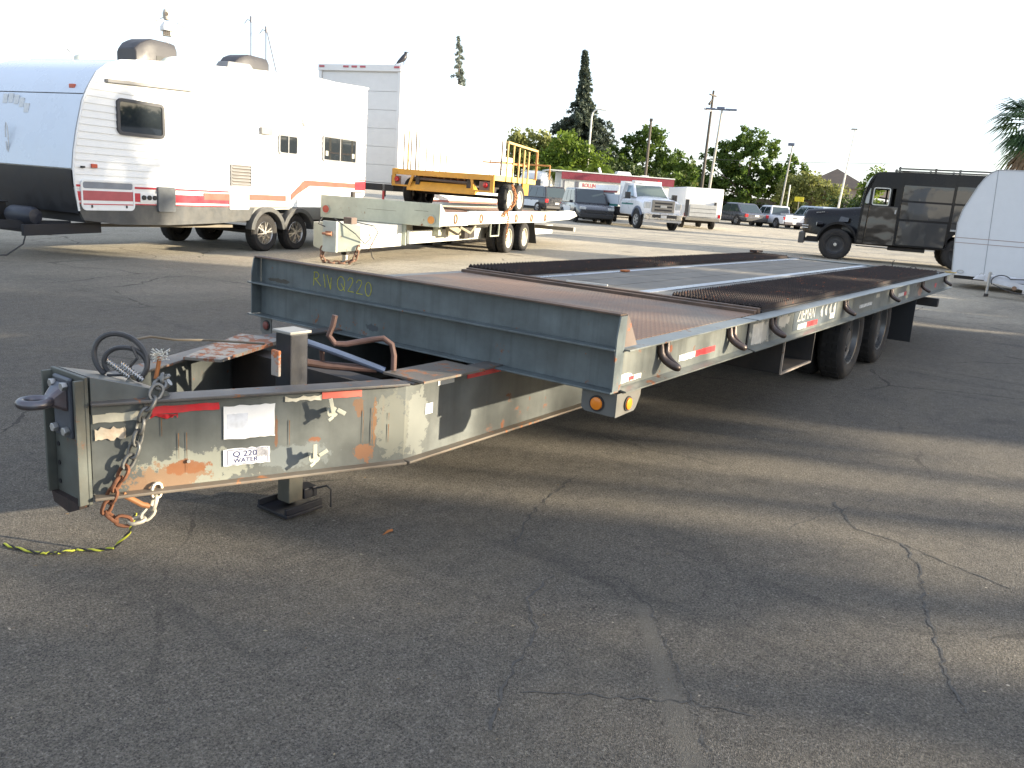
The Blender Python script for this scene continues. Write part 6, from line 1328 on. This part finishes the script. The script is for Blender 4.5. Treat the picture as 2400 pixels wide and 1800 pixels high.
q = MB(); q.add([(2.4, .3, 3.6), (8.4, .3, 2.9), (8.4, 4, 4.0), (2.4, 4, 5.2), (8.4, 8, 3.0), (2.4, 8, 3.6)], [(0, 1, 2, 3), (3, 2, 4, 5), (0, 5, 4, 1), (1, 4, 2), (0, 3, 5)]); q.build('roof', hr, Hh, 0)
q = MB(); q.box(-3.2, -2.0, -.03, 0, 1.2, 2.5); f = q.build('window', darkm, Hh, 0); q = MB(); q.box(-.9, .6, -.03, 0, 1.2, 2.5); q.build('window', darkm, Hh, 0)
wx0 = at(1560, 90); wx1 = at(2080, 84)
Wl = tag(MB().hexa([(wx0[0], wx0[1], .2), (wx1[0], wx1[1], .2), (wx1[0]+.2, wx1[1]+.3, .2), (wx0[0]+.2, wx0[1]+.3, .2), (wx0[0], wx0[1], 2.9), (wx1[0], wx1[1], 2.6), (wx1[0]+.2, wx1[1]+.3, 2.6), (wx0[0]+.2, wx0[1]+.3, 2.9)]).build('garden_wall', hw, None, 0), 'long low tan boundary wall running behind the parked cars and trees', 'wall')
Fn = thing('chain_link_fence', 'low dark metal fence between the parked sedan and the tan wall', 'fence', at(1690, 80), view_rz(1760))
for k in range(24):
    q = MB(); q.cyl((k*.45, 0, 0), (k*.45, 0, 1.7), .035, 6); q.build('fence_post', darkm, Fn)
q = MB(); q.box(0, 10.35, -.02, .02, 1.62, 1.68); q.box(0, 10.35, -.02, .02, .3, .36); q.build('fence_rail', darkm, Fn, 0)

# ------------------------------------------------------------------ trees
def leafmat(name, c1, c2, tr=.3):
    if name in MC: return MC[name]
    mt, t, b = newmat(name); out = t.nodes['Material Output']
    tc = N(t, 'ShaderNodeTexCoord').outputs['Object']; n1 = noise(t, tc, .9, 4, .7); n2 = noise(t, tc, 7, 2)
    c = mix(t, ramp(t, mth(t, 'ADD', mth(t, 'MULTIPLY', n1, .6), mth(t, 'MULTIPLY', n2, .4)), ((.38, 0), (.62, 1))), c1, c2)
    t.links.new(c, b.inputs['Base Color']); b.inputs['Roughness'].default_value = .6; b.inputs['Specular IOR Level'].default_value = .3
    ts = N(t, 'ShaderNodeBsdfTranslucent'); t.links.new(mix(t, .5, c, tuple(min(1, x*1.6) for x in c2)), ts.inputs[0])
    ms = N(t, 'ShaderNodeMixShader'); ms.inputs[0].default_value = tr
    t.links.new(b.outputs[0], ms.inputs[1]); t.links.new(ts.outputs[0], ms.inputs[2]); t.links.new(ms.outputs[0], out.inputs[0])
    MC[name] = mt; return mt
def leaves(name, centers, crad, per, size, mt, parent, rng, squash=.8, long=1.6):
    n = len(centers)*per; c = np.repeat(np.array(centers), per, 0); rr = np.repeat(np.array(crad), per)
    d = rng.normal(size=(n, 3)); d /= np.linalg.norm(d, axis=1)[:, None]; rad = rr*rng.random(n)**.5
    p = c+d*rad[:, None]*np.array([1, 1, squash])
    a = rng.normal(size=(n, 3)); a[:, 2] -= .2; a /= np.linalg.norm(a, axis=1)[:, None]; b_ = np.cross(a, rng.normal(size=(n, 3))); b_ /= np.linalg.norm(b_, axis=1)[:, None]
    s = size*(.6+.8*rng.random(n)); a *= (s*long/2)[:, None]; b_ *= (s/2)[:, None]
    vs = np.stack([p-a, p-b_*.9, p+a, p+b_*.9], 1).reshape(-1, 3)
    me = bpy.data.meshes.new(name); me.vertices.add(4*n); me.vertices.foreach_set('co', vs.ravel()); me.loops.add(4*n); me.loops.foreach_set('vertex_index', np.arange(4*n))
    me.polygons.add(n); me.polygons.foreach_set('loop_start', np.arange(n)*4); me.polygons.foreach_set('loop_total', np.full(n, 4)); me.update(calc_edges=True); me.materials.append(mt)
    o = bpy.data.objects.new(name, me); COL.objects.link(o); o.parent = parent; return o
bark = mat('bark', (.12, .09, .065), .9, var=.3, scale=5, bmp=.4)
def broad(name, label, cat, loc, blobs, nclump, per, size, mt, seed, trunk=True, group=None, cr=(.35, .8), rz=None):
    """blobs: (x, y, z, rx, ry, rz) ellipsoids of the crown; clumps sit mostly near their surface"""
    rng = np.random.default_rng(seed); t_ = thing(name, label, cat, loc, view_rz_loc(loc) if rz is None else rz, group); cs = []; cr_l = []
    vol = np.array([b_[3]*b_[4]*b_[5] for b_ in blobs]); pr = vol**.7/sum(vol**.7)
    for i in range(nclump):
        b_ = blobs[rng.choice(len(blobs), p=pr)]; d = rng.normal(size=3); d /= np.linalg.norm(d); f = (.45+.6*rng.random())
        cs.append((b_[0]+d[0]*b_[3]*f, b_[1]+d[1]*b_[4]*f, b_[2]+d[2]*b_[5]*f)); cr_l.append(cr[0]+(cr[1]-cr[0])*rng.random())
    leaves('crown', cs, cr_l, per, size, mt, t_, rng)
    if trunk:
        zb_ = min(b_[2]-b_[5]*.5 for b_ in blobs); q = MB(); q.tube([(0, 0, -.1), (.05, 0, zb_*.5), (.0, .05, zb_)], [.28, .2, .17], 8)
        for i in range(7):
            c_ = cs[i*3]; q.tube([(0, .05, zb_), (c_[0]*.4, c_[1]*.4, zb_+(c_[2]-zb_)*.5), tuple(c_)], [.13, .08, .03], 6)
        q.build('trunk', bark, t_)
    return t_
def view_rz_loc(loc): return math.degrees(math.atan2(loc[1]-CAMP.y, loc[0]-CAMP.x))-90
g1 = leafmat('mid green leaves', (.028, .055, .010), (.105, .165, .025)); g2 = leafmat('bright green leaves', (.045, .085, .012), (.155, .22, .025), .4)
g3 = leafmat('olive leaves', (.10, .12, .03), (.24, .25, .08), .35); g4 = leafmat('blue green needles', (.035, .055, .045), (.09, .11, .07), .15); g5 = leafmat('dark leaves', (.025, .045, .015), (.06, .09, .02), .2)
broad('broad_tree', 'large rounded green tree behind the grey sedan and the floodlight pole', 'tree', at(1740, 84), [(-2.6, 0, 4.6, 3.0, 2.6, 2.5), (.4, 0, 5.6, 3.6, 2.8, 3.0), (3.4, 0, 4.2, 2.6, 2.4, 2.7), (0, 0, 3.2, 4.6, 3, 1.6), (-.5, 0, 7.6, 1.5, 1.2, 1.2)], 330, 44, .23, g1, 1, cr=(.3, .7))
broad('broad_tree', 'big bushy tree behind the office trailer, right of the conifer', 'tree', at(1478, 78), [(-1.5, 0, 4.0, 3.2, 2.6, 2.4), (1.8, 0, 4.3, 3.3, 2.6, 2.6), (3.2, 0, 3.0, 2.5, 2.2, 2.4), (.8, 0, 6.5, 2.2, 1.6, 1.5)], 300, 44, .22, g1, 2, cr=(.3, .7))
broad('bright_tree', 'light lime-green leafy tree at the left foot of the conifer', 'tree', at(1318, 68), [(0, 0, 4.6, 1.5, 1.3, 1.7), (-1.3, 0, 3.6, 1.6, 1.4, 1.3), (1.4, 0, 3.8, 2.2, 1.4, 1.5)], 130, 36, .18, g2, 3)
broad('loose_tree', 'grey-green loose tree just right of the box truck front', 'tree', at(1228, 72), [(-.9, 0, 4.9, 1.2, 1.2, 1.5), (.8, 0, 4.6, 1.8, 1.2, 1.5), (2.4, 0, 4.3, 1.5, 1.2, 1.3), (.5, 0, 3.0, 3.0, 1.8, 1.6)], 170, 40, .22, g3, 4)
broad('dark_shrub', 'dark green hedge mass behind the office trailer roof', 'shrub', at(1405, 72), [(0, 0, 2.6, 5.5, 1.5, 1.9), (-3.5, 0, 2.2, 2.5, 1.5, 1.8)], 190, 44, .22, g5, 5, False)
broad('small_tree', 'small sparse olive tree in front of the tan house', 'tree', at(1895, 78), [(0, 0, 3.2, 1.8, 1.3, 1.4), (1.6, 0, 2.9, 1.5, 1.2, 1.2), (-1.9, 0, 2.9, 1.5, 1.2, 1.4), (-.3, 0, 4.3, 1.1, .8, .6)], 120, 36, .19, g3, 6)
broad('thin_tree', 'brownish-green thin tree between the big tree and the tan house', 'tree', at(1850, 84), [(0, 0, 3.6, 1.5, 1.3, 1.5), (0, 0, 2.4, 1.4, 1.2, 1.2)], 70, 34, .2, g5, 16)
broad('low_shrub', 'dark green bush beside the slim white lamp post', 'shrub', at(1985, 68), [(0, 0, 1.7, 1.7, 1.2, 1.4), (1.8, 0, 1.5, 1.4, 1.2, 1.2)], 80, 40, .17, g5, 7, False)
broad('yellow_tree', 'yellow-green tree right against the armored truck windscreen', 'tree', at(2032, 70), [(0, 0, 3.2, .9, .9, 1.2), (.2, 0, 4.2, .7, .7, .9), (-.4, 0, 2.2, .9, .9, .8)], 70, 38, .18, g2, 8)
broad('round_palm', 'small round dusty palm in the gap between the two big trees', 'palm', at(1608, 105), [(0, 0, 4.3, 1.5, 1.3, 1.4), (0, 0, 5.6, .6, .6, .7)], 70, 36, .22, g3, 9)
broad('far_shrub', 'low pale green shrubbery left of the round palm', 'shrub', at(1588, 90), [(0, 0, 1.8, 1.6, 1.2, 1.3), (2.6, 0, 1.6, 2, 1.2, 1.3)], 70, 36, .2, g3, 10, False)
broad('hedge', 'dark hedge along the lot edge behind the parked cars', 'hedge', at(1780, 86), [(-4, 0, 1.4, 4.5, 1, 1.0), (4, 0, 1.2, 4.5, 1, 1.0)], 170, 36, .2, g5, 11, False)
def conifer(label, px, depth, H, wfun, seed, mt, nb, size, leanx=0):
    rng = np.random.default_rng(seed); loc = at(px, depth); t_ = thing('conifer_tree', label, 'tree', loc, view_rz_loc(loc)); cs = []; cr_l = []; q = MB()
    q.tube([(0, 0, -.1), (0, 0, H*.5), (leanx*.6, 0, H*.85), (leanx, 0, H)], [.3, .17, .06, .02], 8)
    for i in range(nb):
        f = (i+.5)/nb; f = f**.85; z_ = H*(.16+.84*f); a = rng.uniform(0, 2*math.pi); r_ = wfun(z_/H)*H*rng.uniform(.6, 1.15); xo = leanx*max(0, (f-.5)*2)
        n = max(2, int(r_/.28)); P = []
        for k in range(n+1):
            u = k/n; P.append((xo+math.cos(a)*r_*u, math.sin(a)*r_*u, z_+r_*(.12*u-.42*u*u)+(.10*r_ if u > .85 else 0)))
        q.tube(P, [.05*(1-.8*k/n)*(r_/3+.3) for k in range(n+1)], 4)
        for k in range(1, n+1): cs.append(P[k]); cr_l.append(.12+.32*(1-k/n)*min(1, r_/2)+.06*min(1, r_))
    q.build('trunk', bark, t_); leaves('crown', cs, cr_l, 15, size, mt, t_, rng, 1.1, 2.6)
def wf1(u):
    if u > .70: return .010+(1-u)*.13
    if u > .58: return .052+(.70-u)*1.15
    return .20+(.58-u)*.18
conifer('tall ragged blue-green conifer rising behind the curved street lamp', 1352, 76, 13.4, wf1, 21, g4, 330, .15, -.35)
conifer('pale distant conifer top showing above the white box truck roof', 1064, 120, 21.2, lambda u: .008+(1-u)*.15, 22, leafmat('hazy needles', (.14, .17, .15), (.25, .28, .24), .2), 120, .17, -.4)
# feather palms in front of the hedge
def feather(label, px, depth, h, n, L, mt, seed, name='feather_palm'):
    rng = np.random.default_rng(seed); loc = at(px, depth); t_ = thing(name, label, 'palm', loc, view_rz_loc(loc))
    q = MB(); q.tube([(0, 0, 0), (0, 0, h)], [.2, .14], 8); q.build('trunk', bark, t_)
    for i in range(n):
        a = 2*math.pi*i/n+rng.uniform(-.2, .2); e = rng.uniform(.3, 1.2); q = MB(); P = []
        for k in range(9):
            u = k/8; P.append(Vector((math.cos(a)*L*u*math.cos(e)*1.1, math.sin(a)*L*u*math.cos(e)*1.1, h+L*u*math.sin(e)-L*.75*u*u)))
        q.tube(P, .02, 4)
        for k in range(1, 8):
            d = (P[k+1]-P[k-1]).normalized(); sdir = d.cross(Vector((0, 0, 1))).normalized()
            for w_ in (0, .5):
                p0 = P[k].lerp(P[k+1], w_)
                for s in (-1, 1):
                    tip = p0+sdir*s*.42+d*.12-Vector((0, 0, .28)); q.add([p0-d*.03, p0+d*.03, tip], [(0, 1, 2)])
        q.build('frond', mt, t_, 0)
feather('arching feather palm in the green mass behind the office trailer', 1325, 66, 2.9, 16, 2.1, g2, 31)
feather('second arching feather palm below the curved street lamp', 1390, 67, 3.3, 16, 2.0, g2, 32)
# fan palm on the right
def fanpalm(label, loc, h, mt, seed, n=34, fr=1.15, tr=.55, sc=1.0, skirt=True):
    rng = np.random.default_rng(seed); t_ = thing('fan_palm', label, 'palm', loc, 0)
    q = MB(); q.tube([(0, 0, -.1), (.1, 0, h*.5), (0, 0, h)], [tr*1.05, tr*.9, tr], 14); q.build('trunk', mat('fibrous palm trunk', (.16, .10, .07), .9, var=.45, scale=9, bmp=.5, streak=.6), t_)
    dry = mat('dry palm thatch', (.20, .14, .09), .9, var=.3)
    def frond(a, e, L, mt_, nm):
        q = MB(); d = Vector((math.cos(a)*math.cos(e), math.sin(a)*math.cos(e), math.sin(e))); sv_ = Vector((-math.sin(a), math.cos(a), 0)); up_ = sv_.cross(d)*-1
        o_ = Vector((0, 0, h+.1)); c_ = o_+d*L-Vector((0, 0, .12*L*L*.5)); q.tube([o_, o_.lerp(c_, .5)+Vector((0, 0, .08)), c_], .028, 5)
        nbl = 17
        for k in range(nbl):
            b_ = -1.25+2.5*k/(nbl-1); dd = (d*math.cos(b_)+sv_*math.sin(b_)).normalized(); bl = fr*(1-.25*abs(b_)/1.25)*rng.uniform(.85, 1.1)
            w_ = sv_*math.cos(b_)-d*math.sin(b_); w_ *= .055; droop = Vector((0, 0, -.38*bl)); mid = c_+dd*bl*.55-Vector((0, 0, .05)); tip = c_+dd*bl+droop
            q.add([c_, mid-w_, mid+w_, tip], [(0, 1, 2), (1, 3, 2)])
        return q.build(nm, mt_, t_, 0)
    for i in range(n): frond(2*math.pi*i*.382, rng.uniform(-.75, 1.25), rng.uniform(.8, 1.3)*sc, mt, 'frond')
    if skirt:
        for i in range(22): frond(2*math.pi*i*.382+.3, rng.uniform(-1.45, -.95), rng.uniform(.6, 1.1)*sc, dry, 'dry_frond')
pmt = leafmat('palm green', (.018, .04, .022), (.05, .10, .025), .2)
lp = at(2404, 41); fanpalm('stout fan palm at the right edge above the rounded white trailer', lp, 6.6-.4, pmt, 41, 46, 1.6, .78, 1.3)

# ------------------------------------------------------------------ trees outside the view that shade the lot
SX, SY = -math.cos(SUN_AZ), -math.sin(SUN_AZ)      # direction the shadows run
def shade_tree(name, label, p, q, blobs, ncl, per, size, seed, trunk=True):
    x = p*SX+q*SY; y = p*SY-q*SX
    broad(name, label, 'tree', (x, y, gz(x, y)), blobs, ncl, per, size, g5, seed, trunk, None, (.35, .75), rz=math.degrees(SUN_AZ)+90)
shade_tree('roadside_tree', 'broad dark tree outside the view, leftmost of the row toward the sun', -31, -5.4, [(-.8, 0, 4.2, 3.2, 1.4, 3.2), (.9, 0, 6.2, 2.0, 1.2, 2.6), (-2, 0, 8, 2.4, 1.4, 1.6)], 250, 24, .28, 51)
shade_tree('roadside_tree', 'second dark tree outside the view, with the thin gappy crown', -30, -.5, [(0, 0, 4.2, 2.6, 1.2, 1.55), (-.2, 0, 8.5, 2.3, 1.1, .85), (1.3, 0, 6.9, .22, .6, .5), (-1.1, 0, 6.7, .2, .5, .25)], 150, 24, .26, 52)
shade_tree('roadside_tree', 'third dark tree outside the view, densest of the row toward the sun', -30, 4.2, [(0, 0, 4.5, 3.0, 1.5, 3.1), (0.2, 0, 7.2, 2.7, 1.3, 2.3), (2.2, 0, 6.4, 1.7, 1.2, 2.9), (2.3, 0, 9.8, 1.7, 1.2, 2.2), (-1.7, 0, 8.1, 1.1, 1.0, .7), (.2, 0, 8.5, 1.5, 1.0, .7)], 400, 28, .30, 53)
shade_tree('roadside_tree', 'low wide dark tree outside the view, right of the densest one', -27, 10.0, [(0, 0, 2.9, 4.0, 1.4, 2.3), (2.4, 0, 2.6, 2.4, 1.3, 2.0)], 260, 40, .34, 54)
shade_tree('roadside_tree', 'far low wide dark tree outside the view toward the right', -25, 18.5, [(0, 0, 2.6, 4.5, 1.4, 2.0), (3.4, 0, 2.4, 2.4, 1.3, 1.7)], 230, 40, .34, 55)
for k, (p_, q_, h_) in enumerate(((-27, 27.2, 11.0), (-27, 31.5, 9), (-27, 34.5, 10))):
    x, y = p_*SX+q_*SY, p_*SY-q_*SX
    p = thing('utility_pole', ('stout wooden pole outside the view at right, nearest of three', 'wooden pole outside the view at right, middle of three', 'wooden pole outside the view at right, farthest of three')[k], 'utility pole', (x, y, gz(x, y)))
    q = MB(); q.tube([(0, 0, 0), (0, 0, h_)], [.26, .18], 8); q.build('pole', pd, p); q = MB(); q.box(-1, 1, -.05, .05, h_-.6, h_-.5); q.build('crossarm', pd, p, 0)
